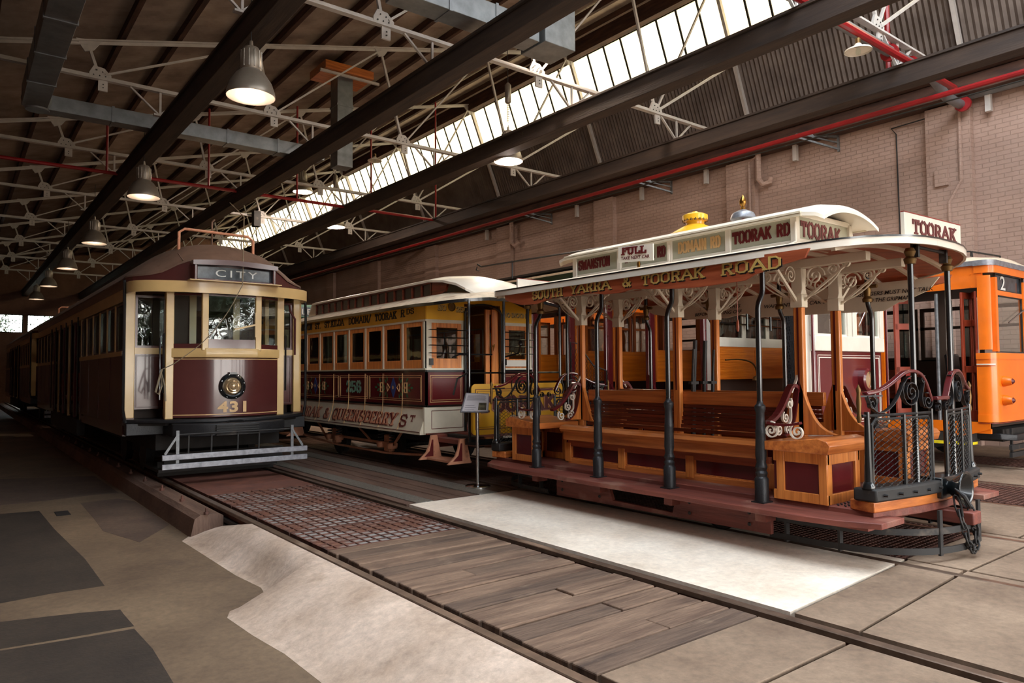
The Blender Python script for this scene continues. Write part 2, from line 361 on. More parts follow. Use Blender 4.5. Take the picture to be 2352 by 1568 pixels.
def font(name, text, org, ux, uz, h, m, parent, width=None, off=0, depth=.003, italic=0, space=1.0):
    """plain lettering from the built-in typeface turned into a mesh"""
    cu = bpy.data.curves.new('txt', 'FONT'); cu.body = text; cu.size = 1; cu.extrude = 0; cu.offset = off; cu.resolution_u = 3; cu.shear = italic; cu.space_character = space
    to = bpy.data.objects.new('txt', cu); COL.objects.link(to)
    dg = bpy.context.evaluated_depsgraph_get(); me = bpy.data.meshes.new_from_object(to.evaluated_get(dg))
    bpy.data.objects.remove(to)
    xs = [v.co.x for v in me.vertices]; ys = [v.co.y for v in me.vertices]; x0, x1, y0, y1 = min(xs), max(xs), min(ys), max(ys)
    org = Vector(org); ux = Vector(ux).normalized(); uz = Vector(uz).normalized(); nn = ux.cross(uz).normalized()
    s = h/(y1-y0); sx = width/(x1-x0) if width else s
    mb = MB(); n = len(me.vertices)
    pts = [org+ux*(v.co.x-x0)*sx+uz*(v.co.y-y0)*s for v in me.vertices]
    mb.add([p+nn*depth for p in pts], [tuple(p.vertices) for p in me.polygons])
    return obj(name, mb, m, parent, smooth=False)
# ================================================================== THE SETTING
YN, YF = -8.0, 52.0            # doorway side behind the camera, far end wall
XL, XW = -3.0, 16.1            # left wall, right brick wall
def struct(name, mb, m, label=None, bevel=0, smooth=False):
    o = obj(name, mb, m, bevel=bevel, smooth=smooth); o['kind'] = 'structure'
    if label: o['label'] = label
    return o
# painted brick, coursed bump
def brickmat(name, c, c2):
    m = mat(name, c, .75, var=.05, vs=.8, c2=c2); n = m.node_tree.nodes; L = m.node_tree.links
    t = n.new('ShaderNodeTexCoord'); s = n.new('ShaderNodeSeparateXYZ'); cb = n.new('ShaderNodeCombineXYZ'); ad = n.new('ShaderNodeMath'); ad.operation = 'ADD'
    L.new(t.outputs['Object'], s.inputs[0]); L.new(s.outputs[0], ad.inputs[0]); L.new(s.outputs[1], ad.inputs[1])
    L.new(ad.outputs[0], cb.inputs[0]); L.new(s.outputs[2], cb.inputs[1])
    br = n.new('ShaderNodeTexBrick'); br.inputs['Scale'].default_value = 1; br.inputs['Mortar Size'].default_value = .008
    br.inputs['Brick Width'].default_value = .25; br.inputs['Row Height'].default_value = .09; br.inputs['Mortar Smooth'].default_value = .5
    L.new(cb.outputs[0], br.inputs[0])
    nz = n.new('ShaderNodeTexNoise'); nz.inputs['Scale'].default_value = 9; nz.inputs['Detail'].default_value = 5; L.new(t.outputs['Object'], nz.inputs[0])
    mm = n.new('ShaderNodeMath'); mm.operation = 'MULTIPLY_ADD'; L.new(nz.outputs[0], mm.inputs[0]); mm.inputs[1].default_value = .6; L.new(br.outputs['Fac'], mm.inputs[2])
    mm2 = n.new('ShaderNodeMath'); mm2.operation = 'SUBTRACT'; mm2.inputs[0].default_value = 1; L.new(mm.outputs[0], mm2.inputs[1])
    bp = n.new('ShaderNodeBump'); bp.inputs['Strength'].default_value = .9; bp.inputs['Distance'].default_value = .014
    L.new(mm2.outputs[0], bp.inputs['Height']); L.new(bp.outputs[0], n['Principled BSDF'].inputs['Normal'])
    return m
M['brick'] = brickmat('painted_brick', (178, 150, 136), (162, 134, 120))
M['brick_dk'] = brickmat('old_brown_brick', (120, 84, 66), (90, 60, 46))
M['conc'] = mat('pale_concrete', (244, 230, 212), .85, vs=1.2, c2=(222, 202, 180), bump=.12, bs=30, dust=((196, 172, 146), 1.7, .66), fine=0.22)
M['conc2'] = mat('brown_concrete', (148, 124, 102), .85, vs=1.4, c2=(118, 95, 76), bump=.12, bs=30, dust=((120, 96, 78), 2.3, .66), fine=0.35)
M['concL'] = mat('trodden_concrete', (130, 108, 84), .75, vs=.9, c2=(100, 80, 62), bump=.1, bs=25, dust=((96, 78, 64), 1.4, .62), fine=0.35)
M['asph'] = mat('dark_floor_patch', (66, 54, 43), .8, vs=1.3, c2=(48, 38, 30), bump=.15, bs=45, fine=0.4)
M['asph2'] = mat('faded_red_brown_patch', (104, 84, 70), .75, vs=1.5, c2=(82, 64, 54), bump=.12, bs=35, fine=0.4)
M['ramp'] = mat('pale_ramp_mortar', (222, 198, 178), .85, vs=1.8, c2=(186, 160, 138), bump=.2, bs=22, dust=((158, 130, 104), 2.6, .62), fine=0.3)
M['plank'] = mat('weathered_timber_sleepers', (140, 112, 90), .8, vs=1.1, stretch=(1, 9, 1), c2=(88, 64, 50), bump=.4, bs=5, dust=((84, 62, 48), 2.4, .62), fine=0.4)
M['plank2'] = mat('darker_weathered_sleepers', (116, 92, 74), .8, vs=1.3, stretch=(1, 9, 1), c2=(72, 54, 44), bump=.4, bs=5, dust=((144, 120, 98), 3, .6), fine=0.4)
M['planky'] = mat('dark_floorboards', (124, 96, 80), .7, vs=1.1, stretch=(9, 1, 1), c2=(88, 64, 52), bump=.3, bs=5, fine=0.3)
M['check'] = mat('steel_tread_plate', (168, 162, 150), .4, metal=.6, vs=30, var=.2, bump=.9, bs=60)
M['gratesteel'] = mat('grey_grating_steel', (150, 146, 142), .55, metal=.3, c2=(124, 84, 66), vs=1.3, sharp=.06)
M['rustplate'] = mat('rusty_steel_plate', (122, 76, 60), .6, vs=5, c2=(92, 56, 46))

# ---- right wall with pilasters
mb = MB().box(XW, XW+.35, YN, YF, -.4, 6.95)
struct('wall_right', mb, 'brick')
for y in (5.95, 10.85, 15.8, 20.95, 26.1, 31.3, 36.4):
    mb = MB().box(XW-.16, XW+.01, y-.42, y+.42, 0, 6.9)
    struct('trim_1', mb, 'brick')
# ---- left and far walls, the wall pier beside the doorway
struct('wall_left', MB().box(XL-.3, XL, YN, YF, -.4, 7.4), 'brick_dk')
mb = MB()
mb.box(XL, XW+.3, YF, YF+.3, -.4, 4.1); mb.box(XL, 1.9, YF, YF+.3, 4.1, 5.2); mb.box(4.9, XW+.3, YF, YF+.3, 4.1, 5.2); mb.box(3.3, 3.5, YF, YF+.3, 4.1, 5.2)
mb.prism([(XL, 5.2), (XW+.3, 5.2), (16.4, 7.2), (14.4, 11.5), (XL, 7.4)], 'y', YF, YF+.3)
struct('wall_far', mb, 'brick_dk')
for x0, x1 in ((1.9, 3.3), (3.5, 4.9)):
    mb = MB().frame('y', YF+.1, YF+.16, x0, x1, 4.1, 5.2, .05)
    for k in range(1, 8): mb.box(x0+k*(x1-x0)/8-.012, x0+k*(x1-x0)/8+.012, YF+.1, YF+.14, 4.1, 5.2)
    mb.box(x0, x1, YF+.1, YF+.14, 4.62, 4.65)
    o = struct('window_1', mb, 'iron')
    g = obj('pane', MB().box(x0+.03, x1-.03, YF+.12, YF+.13, 4.13, 5.17), 'glass', o, smooth=False)
mb = MB().box(XL, 1.4, YN-.3, YN, -.4, 7.5).box(XL, XW+.3, YN-.3, YN, 6.6, 7.2).prism([(XL, 6.9), (16.4, 6.9), (16.4, 7.4), (14.4, 11.5), (XL, 7.4)], 'y', YN-.3, YN)
mb.box(15.6, XW+.3, YN-.3, YN, -.4, 6.6)
struct('wall_near', mb, 'brick_dk')
struct('ceiling', MB().box(XL-.3, XL+.5, YN, YF, 6.85, 7.0), 'purlin')
# ---- roof: corrugated long slope, steep side of glazing and corrugated iron
def corr(mb, p0, p1, y0, y1, pitch, amp):
    """corrugated sheet between profile points p0,p1=(x,z); ribs run up the slope"""
    d = Vector((p1[0]-p0[0], p1[1]-p0[1])).normalized(); nx, nz = -d.y*amp, d.x*amp
    n = int((y1-y0)/pitch*4); a = []; b = []
    for i in range(n+1):
        y = y0+(y1-y0)*i/n; s = math.sin(i*PI/2)
        a.append((p0[0]+nx*s, y, p0[1]+nz*s)); b.append((p1[0]+nx*s, y, p1[1]+nz*s))
    mb.strip([a, b])
zt = lambda x: 7.42+.253*x      # underside of the long slope
M['corr2'] = mat('weathered_roof_sheets', (160, 144, 130), .7, metal=.1, var=.2, vs=1.2, c2=(122, 104, 92))
YR = 3.3                       # the long slope stops here: an unseen gap over the doorway end, X 2..14.4, is added to light the middle floor
mb = MB(); corr(mb, (-3.2, zt(-3.2)+.22), (14.35, zt(14.35)+.22), YR, YF, .115, .018); corr(mb, (-3.2, zt(-3.2)+.22), (.6, zt(.6)+.22), YN, YR, .115, .018); corr(mb, (.6, zt(.6)+.22), (14.35, zt(14.35)+.22), YN, -.8, .115, .018); corr(mb, (12.5, zt(12.5)+.22), (14.35, zt(14.35)+.22), -.8, YR, .115, .018)
struct('ceiling', mb, 'corr2', smooth=True)
XS = lambda z: 14.3+(11.0-z)*(15.75-14.3)/(11.0-7.4)   # steep side: x at height z
mb = MB(); corr(mb, (XS(9.2), 9.2), (XS(7.2), 7.2), YN, YF, .115, .02)
struct('ceiling', mb, 'corr', smooth=True)
struct('trim_2', MB().box(14.15, 14.42, YN, YF, 10.72, 11.25), 'purlin')
struct('trim_2', MB().box(15.6, XW+.34, YN, YF, 6.93, 7.26), 'purlin')
struct('trim_2', MB().box(15.45, 15.62, YN, YF, 7.28, 7.5), 'purlin')
x = -2.6
while x < 14.0:
    struct('trim_2', MB().box(x-.045, x+.045, YR, YF, zt(x)-.0, zt(x)+.17), 'purlin'); x += 1.02
# glazing on the steep side: bays of sheets between the trusses, thin bars between the sheets
gm = bpy.data.materials.new('translucent_glazing'); gm.use_nodes = True; n = gm.node_tree.nodes; L = gm.node_tree.links
n.remove(n['Principled BSDF']); tr = n.new('ShaderNodeBsdfTranslucent'); tcx = n.new('ShaderNodeTexCoord'); nz = n.new('ShaderNodeTexNoise'); nz.inputs['Scale'].default_value = .35
rr = n.new('ShaderNodeValToRGB'); rr.color_ramp.elements[0].position = .35; rr.color_ramp.elements[0].color = (.29, .225, .125, 1); rr.color_ramp.elements[1].position = .65; rr.color_ramp.elements[1].color = (.29, .245, .155, 1)
L.new(tcx.outputs['Object'], nz.inputs[0]); L.new(nz.outputs[0], rr.inputs[0]); L.new(rr.outputs[0], tr.inputs[0]); L.new(tr.outputs[0], n['Material Output'].inputs[0])
M['glaz'] = gm
ty = [.4]+[5.5]+[10.3+5.155*k for k in range(0, 9)]
edges = [YN]+ty[1:]+[YF]
for i in range(len(edges)-1):
    y0, y1 = edges[i], edges[i+1]; mb = MB(); nb = max(2, round((y1-y0)/.62))
    for k in range(nb+1):
        y = y0+(y1-y0)*k/nb; mb.bar((XS(10.75)-.03, y, 10.75), (XS(9.1)-.03, y, 9.1), .028, .05, up=(0, 1, 0))
    mb.box(XS(10.75)-.04, XS(10.75)+.04, y0, y1, 10.72, 10.78).box(XS(9.15)-.05, XS(9.15)+.05, y0, y1, 9.1, 9.2)
    o = struct('window_2', mb, 'iron')
    g = MB().strip([[(XS(10.75), y0, 10.75), (XS(10.75), y1, 10.75)], [(XS(9.12), y0, 9.12), (XS(9.12), y1, 9.12)]])
    obj('pane', g, 'glaz', o, smooth=False)
# roof outside the glazing is open to the sky

# ================================================================== FLOOR
struct('floor', MB().box(XL, 2.44, YN, YF, -.45, -.25), 'concL')
# sloping mortar ramp up to the rail
mb = MB(); rows = []
for y, xa in ((-7.9, 1.6), (0, 1.62), (2.5, 1.7), (3.95, 1.69), (4.5, 1.68), (4.94, 1.63), (5.42, 1.6), (5.56, 1.66), (5.68, 1.98), (6.0, 2.04), (6.5, 1.99), (7.4, 1.97), (8.2, 1.95), (8.45, 2.1)):
    k = 0 if y < 7.5 else (y-7.5)*.2; rows.append([(xa, y, -.249), (xa+.07, y, -.235), ((xa+2.38)/2+.02, y, -.1-k*.6), (2.32, y, -.014-k), (2.42, y, -.004-k)])
mb.solid([[tuple(p) for p in r] for r in rows], .18)
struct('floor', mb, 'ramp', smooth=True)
# darker patches laid in the left floor
for pts in ([(-2.8, 11.6), (.52, 11.31), (.93, 11.23), (.96, 9.78), (1.04, 8.0), (1.04, 6.89), (.67, 6.92), (.33, 6.88), (-2.8, 6.8)], [(-2.8, 6.5), (.31, 6.36), (.77, 6.23), (1.03, 6.12), (1.03, 5.99), (1.04, 5.66), (.75, 5.68), (.28, 5.74), (-2.8, 5.8)],
            [(-2.8, 5.75), (.28, 5.7), (.75, 5.63), (1.03, 5.6), (1.05, 5.12), (1.03, 4.47), (1.07, 3.0), (1.0, 0), (-2.8, 0)], [(1.43, 11.54), (1.9, 11.6), (2.04, 11.2), (2.05, 9.2), (1.59, 8.43), (1.38, 9.3), (1.41, 10.21)],
            [(.55, 12.07), (1.05, 12.08), (1.76, 12.19), (2.0, 12.11), (2.0, 14.5), (.68, 15.12), (-2.8, 15), (-2.8, 12.3)]):
    struct('floor', MB().prism(pts, 'z', -.256, -.2485), 'asph2' if pts[0][0] > 0 else 'asph')
tag(struct('drain_cover', MB().box(1.07, 1.22, 10.65, 10.98, -.249, -.243), 'dark'), 'small dark drain cover set in the left concrete floor', 'drain cover')
bpy.data.objects['drain_cover'].pop('kind', None) if 'kind' in bpy.data.objects['drain_cover'] else None
# main slab body under everything at rail level
struct('floor', MB().box(2.4, XW, YN, YF, -.45, -.085), 'dark')
def slabs(name, x0, x1, ys, m, z1=0.0, gap=.012, xs=None):
    for i in range(len(ys)-1):
        struct('floor', MB().box(x0+gap, x1-gap, ys[i]+gap, ys[i+1]-gap, -.08, z1), m, bevel=.006)
# between the rails of the near track: concrete, timbers, grating, plate
slabs('a', 2.56, 3.94, [-7.8, -5, -3.0, -1.0, .6, 2.05, 2.62], 'conc2')
y = 2.62; k = 0
while y < 5.83:
    w_ = .205; j = R.uniform(.0, .02)
    xs_ = R.choice((3.95, 3.95, 3.95, 3.95, 2.56+R.uniform(.4, 1.1)))
    struct('floor', MB().box(2.56+j, xs_-.004, y+.007, y+w_-.007, -.08, -.002-R.uniform(0, .014)), R.choice(('plank', 'plank', 'plank2')), bevel=.01)
    if xs_ < 3.9: struct('floor', MB().box(xs_+.004, 3.95, y+.007, y+w_-.007, -.08, -.002-R.uniform(0, .014)), R.choice(('plank', 'plank2')), bevel=.01)
    y += w_+.0005
# steel gratings: one thing, flat bars crossing
def grating(x0, x1, y0, y1, z, m, px, py, label, base=True, bw=.012):
    t = thing('floor_grating', ((x0+x1)/2, (y0+y1)/2, z), label, 'floor grating', 'steel floor gratings')
    mb = MB().frame('z', z-.03, z, x0, x1, y0, y1, .02)
    n = int((x1-x0)/px)
    for i in range(1, n): mb.box(x0+(x1-x0)*i/n-bw/2, x0+(x1-x0)*i/n+bw/2, y0, y1, z-.03, z-.001)
    obj('bearing_bars', mb, m, t, smooth=False)
    mb = MB(); n = int((y1-y0)/py)
    for i in range(1, n): mb.box(x0, x1, y0+(y1-y0)*i/n-bw/2, y0+(y1-y0)*i/n+bw/2, z-.028, z)
    obj('cross_bars', mb, m, t, smooth=False)
    if base: obj('plate', MB().box(x0+.01, x1-.01, y0+.01, y1-.01, z-.05, z-.01), 'gratesteel' if base != 2 else 'dark', t, smooth=False)
    return t
gy = [5.86, 6.75, 7.65, 8.55, 9.5]
gl = ['steel grating panel between the near rails, touching the timber planks', 'second grey steel grating panel from the timber planks', 'third, rust streaked grating panel from the timber planks', 'fourth grating panel from the planks, beside the rusty plates']
for i in range(4): grating(2.56, 3.93, gy[i]+.01, gy[i+1]-.01, -.002, 'rust', .1, .12, gl[i], bw=.011)
for i, (a, b) in enumerate(((9.5, 10.1), (10.1, 10.7), (10.7, 12.2), (12.2, 14))):
    struct('floor', MB().box(2.56, 3.93, a+.008, b-.008, -.05, -.002), 'rustplate')
slabs('t', 2.56, 3.94, [14, 20, 26, 32, 40, 51.8], 'conc2')
# slabs between tracks one and two
slabs('b', 4.14, 5.86, [-7.8, -4, -.6, 1.0], 'conc2'); 
def poly_floor(pts, m): struct('floor', MB().prism(pts, 'z', -.08, 0), m)
poly_floor([(4.15, 1.02), (5.99, 1.02), (5.99, 2.2), (4.15, 2.08)], 'conc2')
poly_floor([(4.15, 2.1), (5.99, 2.23), (5.99, 2.62), (4.15, 2.5)], 'conc2')
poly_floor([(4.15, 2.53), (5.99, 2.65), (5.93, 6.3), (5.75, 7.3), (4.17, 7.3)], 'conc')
x = 4.5
for i, (xa, xb) in enumerate(((4.52, 4.72), (4.73, 4.93), (4.94, 5.16), (5.46, 5.66))):
    struct('floor', MB().box(xa+.004, xb-.004, 7.32, 30, -.08, -.003), 'planky', bevel=.006)
struct('floor', MB().box(4.15, 4.27, 7.32, 30, -.08, -.003), 'planky')
for xa, xb, nm in ((4.28, 4.51, 'strip of steel tread plate in the boards nearer the parked tram track'), (5.17, 5.45, 'strip of steel tread plate running under the sign stand')):
    tag(obj('tread_plate', MB().box(xa, xb, 7.32, 24, -.08, .003), 'check', smooth=False), nm, 'tread plate')
struct('floor', MB().box(4.15, 5.66, 30, 51.8, -.08, 0), 'conc2')
# pit boards and gratings under track two
struct('floor', MB().box(5.66, 5.74, 7.3, 51, -.08, -.002), 'planky')
for i in range(7):
    xa = 5.9+i*.19; struct('floor', MB().box(xa, xa+.175, 7.75, 40, -.1, -.012), 'planky')
grating(6.0, 7.5, 2.68, 5.0, -.002, 'rust', .05, .05, 'rusty mesh grating under the front of the open cable car', base=False, bw=.009)
grating(6.0, 7.5, 5.02, 7.7, -.002, 'rust', .05, .05, 'rusty mesh grating under the rear of the open cable car', base=False, bw=.009)
# slabs to the right
for xa, xb, ys in ((6.02, 7.52, [-7.8, -3, -.9, .5, 1.5, 2.2, 2.66]), (7.54, 9.3, [-7.8, -3, -1, .8, 2.35, 4, 6, 9, 14, 22, 34, 51.8]), (9.32, 10.95, [-7.8, -3, -.5, 1.2]), (10.97, 12.9, [-7.8, -3, -.4, 1.5, 3.3, 5.5, 9, 14, 22, 51.8]), (12.92, 14.2, [-7.8, -3, 0, 1.6]), (14.22, 16.08, [-7.8, -3, 0, 2, 4, 7, 12, 20, 51.8])):
    slabs('r', xa, xb, ys, 'conc2')
grating(9.34, 10.93, 1.22, 4.6, -.002, 'rust', .06, .06, 'rusty mesh grating in front of the maroon and ivory tram', base=False, bw=.011)
grating(12.94, 14.18, 1.62, 6.6, -.002, 'rust', .06, .06, 'rusty mesh grating below the orange tram', base=False, bw=.011)
struct('floor', MB().box(9.32, 10.95, 4.62, 51.8, -.1, -.02), 'planky'); struct('floor', MB().box(12.92, 14.2, 6.62, 51.8, -.1, -.02), 'planky')
# yard outside the doorway
struct('floor', MB().box(-30, 50, -60, YN, -.5, -.05), 'conc2'); struct('floor', MB().box(-10, 30, YF+.3, YF+20, -.5, -.05), 'conc2')
# rails
def rail(x, y0, y1, label, group):
    t = thing('tram_rail', (x, 0, 0), label, 'rail', group)
    obj('rail_head', MB().prism([(x-.036, -.03), (x+.036, -.03), (x+.036, .0), (x+.03, .005), (x-.03, .005), (x-.036, 0)], 'y', y0, y1), 'rail', t)
    obj('rail_foot', MB().prism([(x-.06, -.14), (x+.06, -.14), (x+.06, -.125), (x+.012, -.11), (x+.012, -.03), (x-.012, -.03), (x-.012, -.11), (x-.06, -.125)], 'y', y0, y1), 'rust', t)
for x, lb in ((2.46, 'left rail of the near track, beside the pale mortar ramp'), (4.04, 'right rail of the near track, between timber planks and pale slab'),
              (5.83, 'left rail beneath the open cable car and its trailer'), (7.36, 'right rail beneath the open cable car and its trailer'),
              (9.22, 'left rail beneath the maroon and ivory tram'), (10.78, 'right rail beneath the maroon and ivory tram'),
              (12.6, 'left rail beneath the orange tram'), (14.1, 'right rail beneath the orange tram')):
    rail(x, -7.9, 51.5, lb, None)
# timber waling under the left rail, dropping to the lower floor
mb = MB().prism([(2.06, -.25), (2.4, -.25), (2.4, -.05), (2.34, -.02), (2.16, -.02), (2.1, -.06)], 'y', 8.3, 51)
struct('trim_3', mb, 'planky')
mb = MB()
for i in range(14): y = 8.3+i*1.05; mb.lathe([(.03, 0), (.03, .03), (.014, .03), (.014, .07)], (2.22, y, -.02), 6)
tag(obj('rail_bolts', mb, 'rust'), 'rusty bolts along the timber edge below the parked brown tram', 'bolts', kind='stuff')
# ================================================================== TRUSSES, BEAMS, LAMPS, DUCTS, PIPES
ZC = 7.15
bx = (3.3, 6.3, 9.55, 12.8)
bl = ('leftmost of the four dark timber beams below the trusses', 'dark timber beam above the middle of the brown tram and ducts', 'dark timber beam crossing in front of the skylight glazing', 'dark timber beam nearest the brick wall above the red pipe')
for x, lb in zip((3.36, 6.31, 9.52, 12.72), bl):
    t = thing('timber_beam', (x, 0, 6.3), lb, 'beam')
    obj('main_timber', MB().box(x-.15, x+.15, YN, YF, 6.31, 6.62), 'beam', t, bevel=.01)
    obj('capping_board', MB().box(x-.19, x+.19, YN, YF, 6.62, 6.66), 'beam', t)
def truss(label):
    Y = 0; t = thing('roof_truss', (8, Y, ZC), label, 'roof truss', 'pale grey steel roof trusses')
    W = .05
    mb = MB().bar((-1, Y, ZC), (14.42, Y, ZC), .11, .03).bar((-1, Y, ZC+.035), (14.42, Y, ZC+.035), .012, .07)
    obj('bottom_chord', mb, 'truss', t, smooth=False)
    za = lambda x: 7.36+.253*x
    mb = MB().bar((-1, Y, za(-1)), (14.2, Y, za(14.2)), .11, .03).bar((-1, Y, za(-1)-.04), (14.2, Y, za(14.2)-.04), .012, .07)
    obj('top_chord', mb, 'truss', t, smooth=False)
    obj('steep_rafter', MB().bar((14.22, Y, 10.95), (15.64, Y, 7.5), .1, .08, up=(0, 1, 0)), 'truss', t, smooth=False)
    lo = [2.1, 5.4, 8.65, 12.05]; hi = [1.9, 5.1, 8.05, 11.2]
    for a, b in zip(lo, hi): obj('web_strut', MB().bar((a, Y+.01, ZC+.05), (b, Y+.01, za(b)-.03), .05, .05), 'truss', t, smooth=False)
    for a, b in zip(lo[:3], hi[1:]): obj('web_strut', MB().bar((a+.1, Y-.02, ZC+.1), (b, Y-.02, za(b)-.06), .05, .035), 'truss', t, smooth=False)
    obj('web_strut', MB().bar((12.15, Y, ZC+.1), (15.0, Y, 9.05), .06, .05), 'truss', t, smooth=False)
    obj('web_strut', MB().bar((12.1, Y, ZC+.12), (14.2, Y, 10.85), .045, .04), 'truss', t, smooth=False)
    obj('web_strut', MB().bar((-.8, Y, ZC+.1), (1.9, Y, za(1.9)-.06), .05, .035), 'truss', t, smooth=False)
    for a in lo:
        g = MB().prism([(a-.17, ZC-.02), (a+.2, ZC-.02), (a+.2, ZC+.1), (a+.08, ZC+.22), (a-.1, ZC+.24), (a-.17, ZC+.1)], 'y', Y-.02, Y+.025)
        g.prism([(a-.02, ZC-.22), (a+.14, ZC-.22), (a+.14, ZC), (a-.02, ZC)], 'y', Y-.015, Y+.02)
        o = obj('gusset_plate', g, 'truss', t, smooth=False)
        b = MB()
        for dx, dz in ((-.1, .06), (0, .06), (.1, .06), (-.05, .16), (.05, .14), (.06, -.1), (.06, -.16)): b.lathe([(.013, -.012), (.009, 0)], (a+dx, Y-.022, ZC+dz), 6, 'y')
        obj('rivets', b, 'iron', o)
    for b_ in hi:
        z = za(b_); g = MB().prism([(b_-.2, z), (b_+.24, z+.05), (b_+.1, z-.16), (b_-.05, z-.22)], 'y', Y-.02, Y+.025)
        obj('gusset_plate', g, 'truss', t, smooth=False)
    g = MB().prism([(14.0, 10.84), (14.36, 10.9), (14.44, 10.6), (14.2, 10.62)], 'y', Y-.03, Y+.03); obj('gusset_plate', g, 'truss', t, smooth=False)
    for v in (3.15, 6.32, 9.54, 12.74):
        s = MB().bar((v-.52, Y, ZC-.02), (v-.02, Y, 6.7), .045, .03).bar((v+.5, Y, ZC-.02), (v+.02, Y, 6.7), .045, .03).bar((v+.02, Y, ZC), (v+.02, Y, 6.68), .04, .03)
        s.box(v-.1, v+.1, Y-.05, Y+.05, 6.655, 6.69)
        obj('beam_seat', s, 'truss', t, smooth=False)
    return t
tl = ['pale steel roof truss directly above the open cable car', 'pale steel roof truss over the front of the brown tram', 'pale steel roof truss just behind the front lamp', 'fourth pale steel truss counted from the doorway', 'pale steel truss beside the red sprinkler pipe', 'fifth pale steel truss from the doorway end', 'sixth pale steel truss, well down the shed', 'seventh pale steel truss down the shed', 'eighth pale steel truss, deep in the shed', 'ninth pale steel truss near the far wall', 'last pale steel truss before the far brick wall']
tl = ['steel roof truss behind the camera side of the shed, nearest the doorway', 'nearest pale steel truss in view, at the upper right by the grey pipe', 'second pale steel truss from the viewer, level with the upper duct box', 'third pale steel truss, whose lower chord meets the left edge above the long duct', 'fourth pale steel truss, with red sprinkler pipe strung beside it', 'fifth pale steel truss from the viewer', 'sixth pale steel truss from the viewer', 'seventh pale steel truss from the viewer', 'eighth pale steel truss from the viewer', 'ninth pale steel truss, small in the distance', 'farthest pale steel truss before the end wall']
t0 = truss(tl[1]); t0.location.y = ty[1]
for i in range(2, 10):
    c = copy_tree(t0, (0, ty[i]-ty[1], 0), tl[i])
# high bay lamps
def lamp(x, y, z, label, bulb='bulb', s=1.0, power=14):
    t = thing('high_bay_lamp', (x, y, z), label, 'ceiling lamp', 'bell shaped high bay lamps')
    prof = [(.325, 0), (.33, .02), (.32, .08), (.28, .2), (.2, .32), (.13, .38)]
    inn = [(.12, .37), (.19, .31), (.265, .2), (.305, .08), (.315, .012), (.325, 0)]
    obj('shade', MB().lathe([(r*s, h*s) for r, h in prof+[(.11, .385)]+inn], (x, y, z), 28, cap=False), 'lampm', t)
    mb = MB().lathe([(.13*s, .37*s), (.15*s, .42*s), (.145*s, .62*s), (.1*s, .7*s), (.03*s, .72*s), (.02*s, .8*s)], (x, y, z), 16)
    for k in range(12):
        a = k*PI/6; mb.bar((x+.14*s*math.cos(a), y+.14*s*math.sin(a), z+.4*s), (x+.14*s*math.cos(a), y+.14*s*math.sin(a), z+.64*s), .01, .03)
    obj('ballast_housing', mb, 'lampm', t)
    obj('hook', MB().tube([(x, y, z+.78*s), (x, y, min(7.14, z+2)) if z < 7.0 else (x, y, z+1.0)], .008, 6), 'iron', t)
    obj('bulb', MB().lathe([(0.001, .12*s), (.1*s, .15*s), (.13*s, .22*s), (.09*s, .3*s), (.05*s, .34*s)], (x, y, z), 14), bulb, t)
    if power:
        l = bpy.data.lights.new('lamp_light', 'POINT'); l.energy = power; l.color = (1, .82, .68); l.shadow_soft_size = .1
        lo_ = bpy.data.objects.new('lamp_light', l); COL.objects.link(lo_); lo_.location = (x, y, z+.06)
    return t
lamp(3.22, 10.05, 5.38, 'largest lit bell lamp, upper left, glowing pink', 'bulbp', power=20)
for y, lb in ((17.2, 'second lit bell lamp of the left row, glowing white'), (24.1, 'third bell lamp of the left row above the brown tram'), (30.4, 'fourth bell lamp of the left row'), (36.8, 'fifth bell lamp of the left row, small'), (42.5, 'farthest bell lamp of the left row')):
    lamp(3.22, y, 5.38 if y < 40 else 5.3, lb, 'bulb' if y != 24.1 else 'bulby')
lamp(9.1, 10.2, 7.72, 'dim yellowish bell lamp below the duct box, top centre', 'bulby', power=260)
lamp(9.9, 12.8, 6.3, 'bell lamp on a coiled cord against the skylight', 'bulbp', power=320)
lamp(9.3, 23.5, 7.7, 'small bell lamp below the steel upright duct', 'bulby', power=260)
lamp(9.9, 22.2, 6.35, 'dark bell lamp on a cord farther down the skylight', 'bulbp', power=320)
# coiled cord with counterweight on the skylight lamp
for y, x in ((12.8, 9.9), (22.2, 9.9)):
    t = thing('lamp_counterweight', (x, y, 8.2), 'grey counterweight and coiled cord above the %s skylight lamp' % ('nearer' if y < 15 else 'farther'), 'counterweight')
    obj('weight', MB().lathe([(.05, 0), (.07, .03), (.07, .42), (.03, .47)], (x, y, 7.65), 12), 'lampm', t)
    obj('coiled_cord', MB().tube([(x+.025*math.cos(k*.9), y+.025*math.sin(k*.9), 7.22+k*.006) for k in range(70)], .006, 5), 'rope', t)
    obj('wire', MB().tube([(x, y, 8.1), (x, y, 9.7)], .008, 5), 'iron', t)
# small enamel shades
for x, y, z, lb in ((10.95, 5.3, 6.42, 'small white enamel lamp shade at the upper right'), (9.3, 18.2, 7.5, 'small white enamel lamp shade before the skylight')):
    t = thing('enamel_lamp', (x, y, z), lb, 'lamp', 'small enamel lamp shades')
    obj('shade', MB().lathe([(.2, 0), (.19, .025), (.07, .08), (.04, .12), (.05, .08), (.18, .02)], (x, y, z), 20, cap=False), 'white', t)
    obj('bulb', MB().lathe([(.001, -.06), (.035, -.04), (.04, 0), (.02, .06)], (x, y, z), 10), 'glass', t)
    obj('holder', MB().lathe([(.04, .1), (.04, .2), (.015, .22)], (x, y, z), 10), 'bronze', t)
